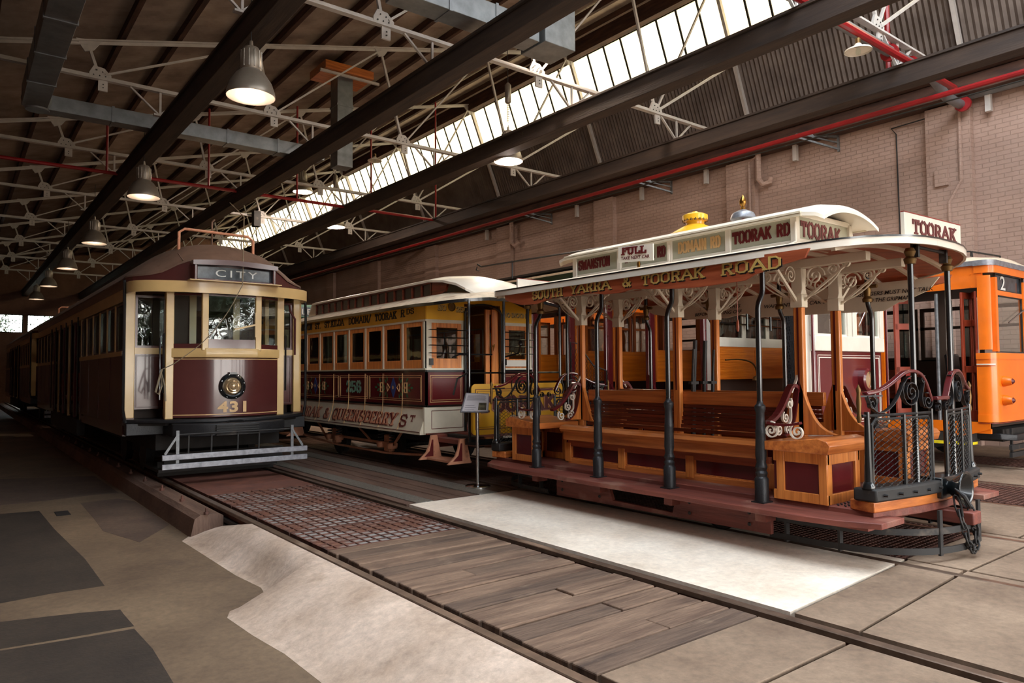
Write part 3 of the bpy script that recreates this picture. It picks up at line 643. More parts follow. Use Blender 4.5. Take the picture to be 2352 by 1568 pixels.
# ducts
def ductbar(t, p, q, w_, h_, seams=4, name='duct_run'):
    mb = MB().bar(p, q, w_, h_); o = obj(name, mb, 'duct', t, bevel=.008)
    s = MB(); p = Vector(p); q = Vector(q); d = (q-p).normalized()*.025
    for k in range(1, seams):
        c = p.lerp(q, k/seams); s.bar(c-d, c+d, w_+.03, h_+.03)
    obj('flange', s, 'duct', o)
t = thing('ventilation_duct', (4, 16.6, 6.9), 'long grey sheet metal duct turning below the trusses at upper left', 'duct')
ductbar(t, (1.35, 16.6, 6.84), (7.05, 16.6, 6.84), .34, .3, 5)
ductbar(t, (1.15, 5.0, 6.9), (1.15, 16.5, 6.9), .42, .4, 8)
mb = MB().lathe([(.2, -.2), (.25, -.1), (.27, 0), (.25, .1), (.2, .2)], (1.2, 16.55, 6.87), 16); obj('elbow', mb, 'duct', t)
ductbar(t, (-2.5, 7.6, 7.3), (1.15, 7.6, 6.95), .55, .45, 3, 'branch')
t = thing('ventilation_duct', (7.8, 17, 7), 'upright sheet metal duct rising through the roof behind the second beam', 'duct')
ductbar(t, (7.75, 17.0, 6.75), (7.75, 17.0, 9.1), .42, .42, 3)
obj('roof_collar', MB().box(7.1, 8.4, 16.5, 17.5, 9.05, 9.25), 'var_x', t)
obj('support_channel', MB().bar((7.0, 16.6, 9.0), (8.6, 16.6, 9.0), .06, .06), 'truss', t)
t = thing('ventilation_duct', (8, 9, 7), 'grey duct box with a wide flat bottom at the top centre', 'duct')
obj('plenum_box', MB().box(7.55, 8.22, 8.75, 9.4, 6.92, 8.4), 'duct', t, bevel=.01)
ductbar(t, (4.9, 9.05, 7.1), (7.5, 9.05, 7.1), .42, .36, 3)
# red sprinkler pipes
t = thing('sprinkler_pipe', (8, 20.4, 6.5), 'red sprinkler pipe strung across the shed with upright droppers', 'pipe')
obj('pipe', MB().tube([(-2, 20.4, 6.62), (12.7, 20.4, 6.62)], .045, 8), 'ductred', t)
for x in (2.97, 5.42, 7.9, 10.3, 12.68): obj('riser', MB().tube([(x, 20.4, 6.62), (x, 20.4, zt(x))], .03, 7), 'ductred', t)
t = thing('sprinkler_pipe', (10, 5.6, 6.5), 'thick red pipe slanting past the enamel lamp at the upper right', 'pipe')
obj('pipe', MB().tube([(5, 5.3, 6.72), (12.9, 5.3, 6.72), (14.6, 5.3, 6.72)], .055, 8), 'ductred', t)
obj('riser', MB().tube([(13.3, 5.9, 6.7), (13.3, 5.9, 8.2), (13.3, 5.9, 10.5)], .045, 7), 'ductred', t)
t = thing('drain_pipe', (11, 5.6, 6.9), 'grey flanged pipe running beside the nearest truss to the brick wall', 'pipe')
obj('pipe', MB().tube([(7, 5.55, 6.95), (14.2, 5.55, 6.95), (15.0, 5.6, 6.75), (15.85, 5.6, 6.75)], .09, 10), 'duct', t)
for x in (12.6, 13.4, 15.7): obj('flange', MB().lathe([(.15, -.03), (.15, .03)], (x, 5.56, 6.94 if x < 14 else 6.75), 12, 'x'), 'ductred', t)
tag(obj('sprinkler_pipe', MB().tube([(14.0, YN, 6.45), (14.0, YF, 6.45)], .05, 8), 'ductred'), 'red pipe running the length of the shed under the wall-side beam', 'pipe')
tag(obj('cable_conduit', MB().tube([(14.9, YN, 6.62), (14.9, YF, 6.62)], .015, 6), 'iron'), 'thin dark cable just below the wall top', 'cable')
tag(obj('gutter_pipe', MB().tube([(15.9, YN, 7.0), (15.9, 5.5, 7.0)], .13, 10), 'duct'), 'grey pipe along the top of the brick wall at far right', 'pipe')
# wall fittings
def down(y0, label, pts, r, m='brick'):
    tag(obj('wall_pipe', MB().tube(pts, r, 8), m), label, 'pipe')
down(10, 'pale painted pipe on the pilaster behind the gong', [(15.9, 10.55, 0), (15.9, 10.55, 6.8), (15.95, 10.3, 6.95)], .03)
down(10, 'short hooked downpipe beside the pilaster behind the gong', [(15.85, 10.25, 7.0), (15.85, 10.25, 6.3), (15.88, 10.15, 6.15), (15.95, 10.0, 6.2), (15.95, 9.97, 6.3)], .07, 'brick')
down(20, 'short hooked downpipe on the distant second pilaster', [(15.85, 20.35, 7.0), (15.85, 20.35, 6.2), (15.9, 20.2, 6.05), (15.95, 20.0, 6.2)], .08, 'brick')
down(5, 'pale conduit bending down the pilaster above the orange tram', [(15.92, 5.72, 7.0), (15.92, 5.72, 5.3), (15.92, 5.95, 4.9), (15.92, 5.95, 0)], .035)
down(6, 'thin black cable dropping down the wall at the right', [(15.95, 6.05, 6.75), (16.05, 7.1, 6.75), (16.05, 7.0, 6.6), (16.05, 6.95, 0)], .014, 'iron')
tag(obj('junction_box', MB().box(15.88, 15.95, 5.95, 6.2, 5.25, 5.6), 'brick'), 'small painted junction box on the pilaster by the bent conduit', 'junction box')
for y, lb in ((13.2, 'left'), (8.3, 'right'), (18.4, 'distant')):
    mb = MB().bar((16.1, y, 6.9), (15.3, y+.6, 6.95), .05, .05).bar((16.1, y-.02, 6.6), (15.3, y+.6, 6.9), .04, .04).bar((16.08, y, 6.55), (16.08, y, 6.95), .05, .04).bar((16.1, y-.02, 6.75), (15.5, y+.45, 6.93), .03, .03)
    tag(obj('wall_bracket', mb, 'galv', smooth=False), 'angled steel bracket at the wall top, %s one in view' % lb, 'bracket')
for y in (5.2, 9.3, 11.9, 14.2, 17, 22): tag(obj('wall_strap', MB().box(15.9, 16.0, y-.05, y+.05, 6.55, 7.1), 'truss'), 'short pale strap holding the wall plate above the brickwork', 'strap', 'straps along the wall top')

tag(obj('cable_box', MB().box(8.3, 8.55, 25.45, 25.72, 6.75, 7.3).tube([(8.4, 25.6, 7.25), (8.4, 25.77, 7.2)], .03, 6).tube([(8.4, 25.6, 6.85), (8.35, 25.3, 6.4), (8.4, 25.3, 6.1)], .02, 6), 'iron', bevel=.02), 'dark cable box hung from a truss above the brown tram roof', 'box')
# ================================================================== THE OPEN CABLE (GRIP) CAR
GX, GY = 6.5, 5.07
mx = lambda x: 2*GX-x
my = lambda y: 2*GY-y
G = thing('open_cable_car', (GX, GY, 0), 'open wooden cable car with an ivory canopy roof and maroon side benches', 'cable car')
def both(f, *a): f(1, *a); f(-1, *a)
sX = lambda s, x: x if s > 0 else mx(x)
sY = lambda s, y: y if s > 0 else my(y)
# --- running boards, platform, sills, skirt
for s in (1, -1):
    pl = [(5.2, 3.1), (5.2, 6.9), (5.28, 7.3), (5.62, 7.62), (5.72, 7.62), (5.72, 2.52), (5.36, 2.52), (5.24, 2.8)]
    obj('running_board', MB().prism([(sX(s, x), y) for x, y in pl], 'z', .335, .38), 'board', G, bevel=.005)
    mb = MB().box(sX(s, 5.56), sX(s, 5.6), 3.55, 6.32, .12, .335)
    mb = MB()
    x0, x1 = sX(s, 5.56), sX(s, 5.6)
    mb.prism([(3.55, .1), (6.32, .08), (6.32, .335), (5.5, .335), (5.42, .14), (4.62, .13), (4.56, .335), (3.55, .335)], 'x', x0, x1)
    mb.prism([(4.56, .28), (5.5, .28), (5.5, .335), (4.56, .335)], 'x', x0, x1)
    obj('skirt_board', mb, 'board', G, bevel=.004)
    b = MB()
    for y in (3.75, 4.4, 5.6, 6.2):
        for z in (.16, .26): b.lathe([(.018, -.02 if s > 0 else .06), (.012, -.03 if s > 0 else .07)], (x0, y, z), 8, 'x')
    obj('skirt_bolts', b, 'iron', G)
    for y in (3.58, 4.58, 5.55, 6.58):
        obj('hanger_block', MB().box(sX(s, 5.45), sX(s, 5.6), y-.05, y+.05, .22, .335).lathe([(.03, .27), (.03, .335)], (sX(s, 5.5), y, 0), 8), 'board', G)
pf = [(5.55, 2.67), (6.1, 2.56), (6.5, 2.53), (6.9, 2.56), (7.45, 2.67)]
pts = pf+[(x, my(y)) for x, y in reversed(pf)]
obj('platform_floor', MB().prism(pts, 'z', .36, .42), 'board', G, bevel=.006)
for s in (1, -1):
    q = [(x, sY(s, y)) for x, y in pf]
    back = [(7.45, sY(s, 2.85)), (5.55, sY(s, 2.85))]
    obj('end_sill', MB().prism([(5.5, sY(s, 2.64))]+q[1:4]+[(7.5, sY(s, 2.64))]+back, 'z', .42, .5), 'var_x', G, bevel=.008)
    f = [(5.5, sY(s, 2.62)), (6.1, sY(s, 2.52)), (6.42, sY(s, 2.5))]; f2 = [(6.58, sY(s, 2.5)), (6.9, sY(s, 2.52)), (7.5, sY(s, 2.62))]
    for ff in (f, f2):
        mb = MB().prism(ff+[(ff[2][0], sY(s, 2.72)), (ff[1][0], sY(s, 2.72)), (ff[0][0], sY(s, 2.8))], 'z', .5, .6)
        o = obj('buffer_beam', mb, 'iron', G, bevel=.015)
        b = MB()
        for k in range(5):
            t = k/4; x = ff[0][0]+(ff[2][0]-ff[0][0])*(.1+.8*t); y = sY(s, 2.62-.11*math.sin(abs(x-(5.5 if ff is f else 7.5))/.92*PI/2))
            b.lathe([(.012, -.02), (.012, .02)], (x, y-.008*s, .55), 6, 'y')
        obj('bolts', b, 'iron', o)
    # coupling trumpet with slot
    c = MB().lathe([(.02, .16), (.05, .12), (.055, .02), (.14, -.08), (.15, -.1), (.13, -.1), (.05, .0)], (6.5, sY(s, 2.47), .53), 22, 'y')
    if s < 0:
        c = MB().lathe([(.02, -.16), (.05, -.12), (.055, -.02), (.14, .08), (.15, .1), (.13, .1), (.05, 0)], (6.5, sY(s, 2.47), .53), 22, 'y')
    c.box(6.36, 6.64, sY(s, 2.5), sY(s, 2.72), .45, .62)
    obj('coupling_socket', c, 'blackgloss', G, bevel=.01)
# tread pattern plates on the platform corners
for s in (1, -1):
    for t in (1, -1):
        m_ = MB(); cx, cy = sX(s, 5.75), sY(t, 2.98)
        for k in range(5):
            for j in range(6): m_.bar((cx-.15+j*.055, cy-.13+k*.06, .424), (cx-.11+j*.055, cy-.1+k*.06, .424), .012, .012)
        obj('tread_plate', m_, 'iron', G)
# --- benches
def benchprofile(s):
    """side bench: seat and knifeboard back, panels below"""
    y0, y1 = 3.72, 6.42
    X = lambda x: sX(s, x)
    mb = MB()
    sp = [(X(5.72), .80), (X(5.70), .83), (X(5.72), .865), (X(5.8), .88), (X(6.0), .85), (X(6.18), .83), (X(6.18), .80), (X(6.0), .82), (X(5.82), .84), (X(5.78), .80)]
    mb.prism(sp, 'y', y0, y1); obj('seat', mb, 'var_y', G)
    obj('seat_apron', MB().box(X(5.76), X(5.8), y0, y1, .7, .81), 'var_y', G, bevel=.006)
    # slatted back, dark slats with a lighter top rail
    mb = MB()
    for k in range(7):
        z = .86+k*.042; x = 6.15+.012*k
        mb.box(X(x-.012), X(x+.01), y0+.02, y1-.02, z+.002, z+.038)
    obj('back_slats', mb, 'var_dk', G, smooth=False)
    obj('top_rail', MB().box(X(6.2), X(6.255), y0-.02, y1+.02, 1.15, 1.285), 'var_y', G, bevel=.008)
    obj('hinge_plate', MB().box(X(6.19), X(6.2), 5.03, 5.08, 1.17, 1.28), 'blackgloss', G, bevel=.01)
    obj('floor_kick_rail', MB().box(X(5.84), X(5.88), y0, y1, .38, .475), 'var_y', G, bevel=.005)
    obj('upper_panel_rail', MB().box(X(5.835), X(5.87), y0, y1, .62, .72), 'cedar', G, bevel=.005)
    ys = [3.72, 4.62, 5.55, 6.42]
    for i, y in enumerate(ys):
        obj('panel_stile', MB().box(X(5.83), X(5.875), y-.05, y+.05, .44, .66), 'var_z', G, bevel=.005)
    for i in range(3):
        o = obj('base_panel', MB().box(X(5.86), X(5.885), ys[i]+.04, ys[i+1]-.04, .46, .67), 'maroon', G)
        fr = MB().frame('x', X(5.848), X(5.862), ys[i]+.05, ys[i+1]-.05, .475, .655, .013)
        obj('bead_moulding', fr, 'var_z', o)
both(benchprofile)
def endseat(s, t):
    X = lambda x: sX(s, x); Y = lambda y: sY(t, y)
    x0, x1, y0, y1 = 5.52, 6.08, 3.02, 3.5
    # box
    mb = MB()
    for xx in (x0+.02, x1-.09): mb.box(X(xx), X(xx+.07), Y(y0), Y(y0+.04), .42, .83)
    mb.box(X(x0+.02), X(x1-.02), Y(y0+.002), Y(y0+.04), .42, .5).box(X(x0+.02), X(x1-.02), Y(y0+.002), Y(y0+.04), .74, .83)
    for yy in (y0+.004, y1-.1): mb.box(X(x0+.01), X(x0+.05), Y(yy), Y(yy+.07), .42, .83); mb.box(X(x1-.05), X(x1-.01), Y(yy), Y(yy+.07), .42, .83)
    for xx in (x0+.012, x1-.048): mb.box(X(xx), X(xx+.036), Y(y0), Y(y1), .42, .5); mb.box(X(xx), X(xx+.036), Y(y0), Y(y1), .74, .83)
    obj('seat_box_frame', mb, 'var_z', G, bevel=.004)
    mb = MB().box(X(x0+.05), X(x1-.05), Y(y0+.02), Y(y0+.03), .48, .76).box(X(x0+.028), X(x0+.04), Y(y0+.05), Y(y1), .48, .76).box(X(x1-.04), X(x1-.028), Y(y0+.05), Y(y1), .48, .76)
    obj('seat_box_panel', mb, 'maroon', G)
    # rolled seat top
    yy = [y0-.05, y0-.06, y0-.03, y0+.05, y0+.25, y1+.1]; zz = [.86, .9, .935, .955, .925, .9]
    mb = MB().prism([(Y(a), b) for a, b in zip(yy, zz)]+[(Y(y1+.1), .83), (Y(y0-.04), .83)], 'x', X(x0-.05), X(x1+.04))
    obj('seat', mb, 'var_x', G, bevel=.006)
    # back to the end seat beside the post (maroon with scroll ironwork)
    yb = 3.62
    mb = MB().box(X(5.66), X(6.1), Y(yb), Y(yb-.03), .86, .92)
    prof = [(6.16, 1.38), (6.1, 1.34), (6.04, 1.26), (5.98, 1.14), (5.88, 1.0), (5.74, .92), (5.7, .9)]
    b = bez((X(6.12), Y(yb), 1.34), (X(5.98), Y(yb), 1.46), (X(5.95), Y(yb), 1.12), (X(5.67), Y(yb), 1.05), 16)
    o = obj('sweeping_armrest', MB().flat(b, (0, 1, 0), .06, .03), 'maroon', G)
    pn = bez((X(6.14), Y(yb), 1.36), (X(6.08), Y(yb), 1.2), (X(6.1), Y(yb), .95), (X(5.9), Y(yb), .92), 12)
    mb = MB().prism([(p.x, p.z) for p in pn]+[(X(6.2), .92), (X(6.2), 1.36)], 'y', Y(yb-.012), Y(yb+.012)); obj('arm_panel', mb, 'var_z', o)
    obj('panel_edging', MB().flat(pn, (0, 1, 0), .05, .014), 'maroon', o)
    sc = []
    u = (1 if s > 0 else -1, 0, 0); v = (0, 0, 1)
    sc.append(spiral((X(6.0), Y(yb), 1.2), u, v, .05, 1.3, 1.2, -1))
    sc.append(spiral((X(5.93), Y(yb), 1.08), u, v, .055, 1.5, 2.0, 1))
    sc.append(spiral((X(5.97), Y(yb), .975), u, v, .06, 1.6, 1.0, -1))
    sc.append(spiral((X(5.82), Y(yb), .975), u, v, .06, 1.6, 2.1, 1))
    sc.append(bez((X(6.16), Y(yb), 1.54), (X(6.16), Y(yb), 1.42), (X(6.08), Y(yb), 1.36), (X(6.04), Y(yb), 1.3)))
    sc.append(bez((X(6.03), Y(yb), 1.25), (X(6.0), Y(yb), 1.12), (X(6.06), Y(yb), 1.04), (X(5.97), Y(yb), 1.02)))
    for q in sc: obj('scroll', MB().flat(q, (0, 1, 0), .022, .012), 'white', o)
    # outer low arm: double spiral with small maroon pad, along the car side
    xa = X(5.5)
    o = obj('side_arm_pad', MB().flat(bez((xa, Y(3.52), 1.06), (xa, Y(3.42), 1.04), (xa, Y(3.32), 1.04), (xa, Y(3.22), 1.07)), (1, 0, 0), .045, .02), 'maroon', G)
    w_ = (0, 1 if t > 0 else -1, 0)
    for yy_, sg in ((3.49, 1), (3.25, -1)): obj('scroll', MB().flat(spiral((xa, Y(yy_), .995), w_, v, .075, 1.9, 1.57, sg), (1, 0, 0), .022, .011), 'white', o)
    # curved wooden end panel sweeping from post down to the end seat
    xb = X(6.2)
    cv = bez((xb, Y(3.6), 1.42), (xb, Y(3.52), 1.2), (xb, Y(3.5), .98), (xb, Y(3.26), .93), 12)
    cv2 = bez((xb, Y(3.86), .9), (xb, Y(3.74), .98), (xb, Y(3.72), 1.2), (xb, Y(3.62), 1.42), 12)
    mb = MB().prism([(p.y, p.z) for p in cv]+[(p.y, p.z) for p in cv2], 'x', X(6.14), X(6.19))
    obj('flared_end_panel', mb, 'var_z', G, bevel=.004)
    obj('panel_lock_plate', MB().box(X(6.125), X(6.14), Y(3.6), Y(3.63), 1.2, 1.34), 'blackgloss', G)
for s in (1, -1):
    for t in (1, -1): endseat(s, t)
# --- wooden posts with ivory capitals and scroll brackets
def post(x, y):
    mb = MB()
    mb.prism([(x-.03, y-.045), (x+.03, y-.045), (x+.03, y+.045), (x-.03, y+.045)], 'z', .42, 2.12)
    o = obj('wooden_post', mb, 'var_z', G, bevel=.01)
    obj('corner_bead', MB().box(x-.034, x-.03, y-.008, y+.008, 1.3, 2.1), 'marlet', o)
    c = MB().box(x-.05, x+.05, y-.06, y+.06, 2.08, 2.2).prism([(x-.05, 2.2), (x+.05, 2.2), (x+.03, 2.25), (x+.045, 2.44), (x-.045, 2.44), (x-.03, 2.25)], 'y', y-.055, y+.055)
    obj('capital', c, 'offwhite', o, bevel=.006)
    for t in (1, -1):
        br = MB().bar((x, y+t*.05, 2.14), (x, y+t*.5, 2.46), .022, .018)
        br.tube(bez((x, y+t*.05, 2.16), (x, y+t*.2, 2.2), (x, y+t*.35, 2.27), (x, y+t*.43, 2.43)), .007, 6)
        obj('bracket', br, 'offwhite', o)
        for (cy, cz, r, a, g) in ((.16, 2.36, .095, 0, 1), (.33, 2.4, .07, 2, -1), (.46, 2.44, .04, 1, 1)):
            obj('bracket_scroll', MB().flat(spiral((x, y+t*cy, cz), (0, t, 0), (0, 0, 1), r, 2.0, a, g), (1, 0, 0), .024, .01), 'offwhite', o)
    t = -1 if x < GX else 1
    br = MB().bar((x+t*.04, y, 2.14), (x+t*.4, y, 2.45), .022, .026)
    obj('cross_bracket', br, 'offwhite', o)
    obj('bracket_scroll', MB().flat(spiral((x+t*.14, y, 2.37), (t, 0, 0), (0, 0, 1), .09, 2.0, 0, 1), (0, 1, 0), .024, .01), 'offwhite', o)
for y in (3.6, 5.02, 6.52):
    for x in (6.17, mx(6.17)): post(x, y)
# --- iron stanchions along the running boards
def stanchion(s, y):
    x = sX(s, 5.48); i = .1*s
    m1 = MB().lathe([(.058, 0), (.058, .2), (.045, .22), (.052, .25), (.04, .27), (.052, .3), (.038, .34), (.048, .4), (.042, .58), (.046, .6), (.04, .62), (.036, .76), (.046, .79), (.046, .82), (.028, .84), (.026, .86)], (x, y, .38), 14)
    m1.box(x-.07, x+.07, y-.06, y+.06, .38, .39)
    o = obj('iron_stanchion', m1, 'black', G)
    pts = [(x, y, 1.22), (x, y, 1.95)]+bez((x, y, 2.0), (x, y, 2.14), (x+i*.8, y, 2.12), (x+i*.8, y, 2.24))[1:]+[(x+i*.8, y, 2.5)]
    obj('upper_tube', MB().tube(pts, .024, 10), 'blackgloss', o)
    if s < 0 or y > 6:
        obj('brass_bracket', MB().lathe([(.045, 0), (.05, .03), (.03, .06), (.04, .12), (.03, .2)], (x+i*.8, y, 2.2), 10).tube([(x+i*.8, y-.1, 2.36), (x+i*.8, y+.1, 2.36)], .02, 8), 'bronze', o)
for y in (3.58, 4.58, 5.55, 6.58):
    for s in (1, -1): stanchion(s, y)
# dash poles at the ends carrying the roof
for s in (1, -1):
    for x in (6.14, 6.86):
        y = sY(s, 2.6)
        o = obj('dash_pole', MB().lathe([(.04, 0), (.026, .03), (.023, .5), (.023, 1.95)], (x, y, .5), 10), 'blackgloss', G)
        obj('pole_collar', MB().lathe([(.04, 0), (.05, .04), (.03, .06), (.045, .1), (.03, .13)], (x, y, 2.36), 12), 'bronze', o)
# --- end dashes: rails, scrolls, wire mesh screens
def dash(s, h):
    X = lambda x: sX(h, x); Y = lambda y: sY(s, y)
    P = lambda t, z: (X(5.53+(6.36-5.53)*t), Y(2.69-.12*math.sin(t*PI/2)), z)
    u = Vector(P(1, 0))-Vector(P(0, 0)); u.normalize(); nn = Vector((u.y, -u.x, 0))
    o = obj('dash_screen', MB().tube([P(.06, .6), P(.06, 1.08), P(.1, 1.12), P(.5, 1.12), P(.93, 1.12), P(.97, 1.08), P(.97, .62), P(.93, .58), P(.5, .58), P(.1, .58)], .011, 6, closed=True), 'iron', G)
    # woven chain mesh
    m_ = MB(); n = 8; zs = 12
    for k in range(n+1):
        for sg in (1, -1):
            pts = []
            for j in range(zs+1):
                t = .07+.9*(k+.5*sg*(1 if j % 2 else -1)*.9)/n; t = min(.965, max(.07, t)); pts.append(P(t, .59+.52*j/zs))
            m_.tube(pts, .0045, 4)
    obj('wire_mesh', m_, 'iron', o)
    hw = MB()
    obj('end_upright', MB().tube([P(0, .6), P(0, .85), P(0, 1.18)], [.034, .026, .02], 10).lathe([(.05, 0), (.05, .02), (.035, .05)], P(0, .6), 12), 'blackgloss', o)
    obj('end_upright', MB().tube([P(1, .6), P(1, 1.18)], .018, 8), 'blackgloss', o)
    obj('end_upright', MB().tube([P(.5, .6), P(.5, 1.15)], .018, 8), 'blackgloss', o)
    obj('rail_bar', MB().tube([P(-.06, 1.15), P(.5, 1.15), P(1.0, 1.15)], .012, 6).bar(P(-.1, 1.3), P(.2, 1.3), .02, .012), 'black', o)
    k = bez(P(-.02, 1.32), P(.35, 1.33), P(.42, 1.5), P(.66, 1.49), 12)+bez(P(.66, 1.49), P(.86, 1.48), P(.9, 1.38), P(1.0, 1.24), 8)[1:]
    obj('maroon_handrail', MB().flat(k, nn, .05, .026), 'maroon', o, bevel=.008)
    V_ = (0, 0, 1)
    for c, r, tn, a, g in (((.62, 1.32), .13, 2.6, 1.57, 1), ((.92, 1.24), .075, 1.8, 1.9, -1), ((.84, 1.42), .035, 1.2, 1, 1), ((.06, 1.24), .055, 1.3, 1.5, -1)):
        obj('iron_scroll', MB().flat(spiral(P(c[0], c[1]), u, V_, r, tn, a, g), nn, .034, .006), 'black', o)
    obj('iron_scroll', MB().flat(bez(P(0, 1.3), P(.1, 1.05), P(.4, 1.2), P(.5, 1.4), 12), nn, .034, .006), 'black', o)
    obj('iron_scroll', MB().flat(bez(P(.82, 1.44), P(.9, 1.36), P(.74, 1.3), P(.84, 1.2), 12), nn, .034, .006), 'black', o)
    b = MB().lathe([(.012, 0), (.02, .03), (.013, .07), (.02, .15), (.013, .22), (.02, .25), (.002, .29)], P(-.1, 1.1), 10); obj('brass_finial_handle', b, 'bronze', o)
for s in (1, -1):
    for h in (1, -1): dash(s, h)
    y = sY(s, 2.54)
    o = obj('centre_gate', MB().box(6.38, 6.62, y-.02, y+.02, 1.25, 1.28), 'maroon', G, bevel=.006)
    for c in (6.43, 6.57): obj('iron_scroll', MB().flat(spiral((c, y, 1.19), (1 if c > 6.5 else -1, 0, 0), (0, 0, 1), .04, 1.6, 1.2, 1), (0, 1, 0), .03, .005), 'black', o)
# --- under the car: pilot hoops, beams, chain
def pilot(s):
    Y = lambda y: sY(s, y)
    for z in (.09, .24):
        base = [(5.62, 3.6), (5.62, 3.2), (5.68, 2.78), (5.95, 2.48), (6.3, 2.36), (6.7, 2.36), (7.05, 2.48), (7.32, 2.78), (7.38, 3.2), (7.38, 3.6)]
        pts = [(base[0][0], Y(base[0][1]), z)]
        for i in range(1, len(base)-1):
            a, b, c = base[i-1], base[i], base[i+1]
            for t in (.25, .5, .75):
                q0 = Vector(((a[0]+b[0])/2, (a[1]+b[1])/2)); q2 = Vector(((b[0]+c[0])/2, (b[1]+c[1])/2)); q1 = Vector(b)
                q = q0*(1-t)**2+q1*2*t*(1-t)+q2*t*t; pts.append((q.x, Y(q.y), z))
        pts.append((base[-1][0], Y(base[-1][1]), z))
        obj('pilot_hoop', MB().flat(pts, (0, 0, 1), .05, .014), 'iron', G)
    for x, y in ((5.64, 3.45), (5.67, 3.0), (6.12, 2.43), (6.88, 2.43), (7.34, 3.0), (7.36, 3.45)):
        obj('pilot_strap', MB().bar((x, Y(y), .05), (x, Y(y), .4), .05, .02), 'iron', G)
    obj('drawbar_beam', MB().box(6.42, 6.58, Y(2.3), Y(3.6), .26, .36), 'board', G, bevel=.01)
    obj('cross_beam', MB().box(5.72, 7.28, Y(2.8), Y(2.95), .26, .35), 'board', G, bevel=.01)
    if s > 0:
        ch = obj('coupling_chain', MB(), 'black', G) if False else None
        links = []
        path = bez((6.36, 2.4, .46), (6.34, 2.33, .2), (6.4, 2.32, .04), (6.47, 2.32, .05), 7)+bez((6.47, 2.32, .05), (6.56, 2.32, .06), (6.54, 2.33, .36), (6.5, 2.38, .44), 7)[1:]
        mb = MB()
        for i in range(len(path)-1):
            p, q = path[i], path[i+1]; c = (p+q)/2; d = (q-p).normalized(); L_ = (q-p).length*.72
            side = d.cross(Vector((0, 1, 0) if i % 2 else (1, .2, 0))).normalized()*.022
            lp = [c-d*L_+side*.6, c+d*L_*.0+side, c+d*L_+side*.6, c+d*L_*1.15, c+d*L_-side*.6, c-side, c-d*L_-side*.6, c-d*L_*1.15]
            mb.tube(lp, .0085, 6, closed=True)
        mb.tube([(6.34, 2.4, .55), (6.33, 2.33, .5), (6.36, 2.3, .42), (6.4, 2.33, .4)], [.006, .018, .016, .01], 8)
        obj('coupling_chain', mb, 'iron', G)
pilot(1); pilot(-1)
obj('floor_timbers', MB().box(5.62, 5.74, 2.75, 7.4, .25, .335).box(7.26, 7.38, 2.75, 7.4, .25, .335).box(5.7, 7.3, 3.7, 3.85, .2, .34).box(5.7, 7.3, 6.2, 6.35, .2, .34), 'board', G)
for y in (4.2, 5.95):
    for x in (5.8, 7.28):
        obj('wheel', MB().lathe([(.05, -.05), (.18, -.04), (.19, -.05), (.19, -.03), (.17, .01), (.17, .05), (.05, .05)], (x, y, .2), 24, 'x'), 'iron', G)
    obj('axle', MB().tube([(5.78, y, .2), (7.3, y, .2)], .035, 10), 'iron', G)
obj('grip_frame', MB().box(5.9, 7.1, 4.9, 5.3, .2, .34), 'dark', G)
# grip levers
for (x, y, z, r) in ((6.42, 5.0, 1.84, .022), (6.62, 5.02, 1.84, .022), (6.33, 4.95, 1.74, .014), (6.72, 4.98, 1.74, .014)):
    obj('grip_lever', MB().tube([(x+.03, y+.05, .42), (x, y, 1.35), (x-.02, y-.02, 1.5), (x-.01, y-.03, z)], [.018, .02, r, r*1.1], 8).box(x-.05, x+.05, y-.02, y+.02, 1.36, 1.39), 'iron', G)
# --- roof
def roofrow(y, hw0=1.36, z0=2.47, crown=.2):
    """cross section of the canopy at y: rounded ends narrow it"""
    d = max(0, abs(y-GY)-1.4); e = 1.2
    k = math.sqrt(max(0.0, 1-(d/e)**2.3)) if d < e else 0.0
    hw = .18+(hw0-.18)*k if d > 0 else hw0
    dr = -.03*(d/e)**2 if d > 0 else 0
    r = []
    for i in range(21):
        t = -1+2*i/20; a = abs(t)*hw/hw0
        r.append((GX+t*hw, y, z0+dr+crown*(1-a**2.0)*(1 if d == 0 else (1-.35*(d/e)**2))-.0))
    return r
ysr = [GY-2.6]+[GY-1.4-1.2*math.sin(PI/2*k/10) for k in range(9, 0, -1)]+[GY-1.4, GY-.7, GY, GY+.7, GY+1.4]+[GY+1.4+1.2*math.sin(PI/2*k/10) for k in range(1, 10)]+[GY+2.6]
rows = [roofrow(y) for y in ysr]
obj('canopy_roof', MB().solid(rows, .03), 'canvas', G)
def rim(rows, dz=0):
    return [Vector(r[0]) for r in rows]+[Vector(r[-1]) for r in reversed(rows)]
rm = [Vector((p.x, p.y, p.z-.03)) for p in rim(rows)]
obj('roof_rim', MB().flat(rm+[rm[0]], (0, 0, 1), .055, .022), 'white', G)
obj('roof_edge_line', MB().flat([p+Vector((0, 0, .034)) for p in rm]+[rm[0]+Vector((0, 0, .034))], (0, 0, 1), .014, .03), 'blackgloss', G)
# boarded underside and ribs
mb = MB().solid([[(p[0], p[1], p[2]-.035) for p in r] for r in [roofrow(y, 1.32) for y in ysr[1:-1]]], .012)
obj('ceiling_boards', mb, 'cedar', G)
for k in range(13):
    y = GY-2.2+k*4.4/12; r = roofrow(y, 1.32)
    pts = [Vector((p[0], p[1], p[2]-.06)) for p in r]
    obj('roof_rib', MB().flat(pts, (0, 1, 0), .035, .04), 'offwhite', G)
# long side plates on top of the posts
for x in (6.17, mx(6.17)): obj('roof_plate', MB().box(x-.04, x+.04, 2.95, 7.2, 2.44, 2.52), 'offwhite', G, bevel=.005)
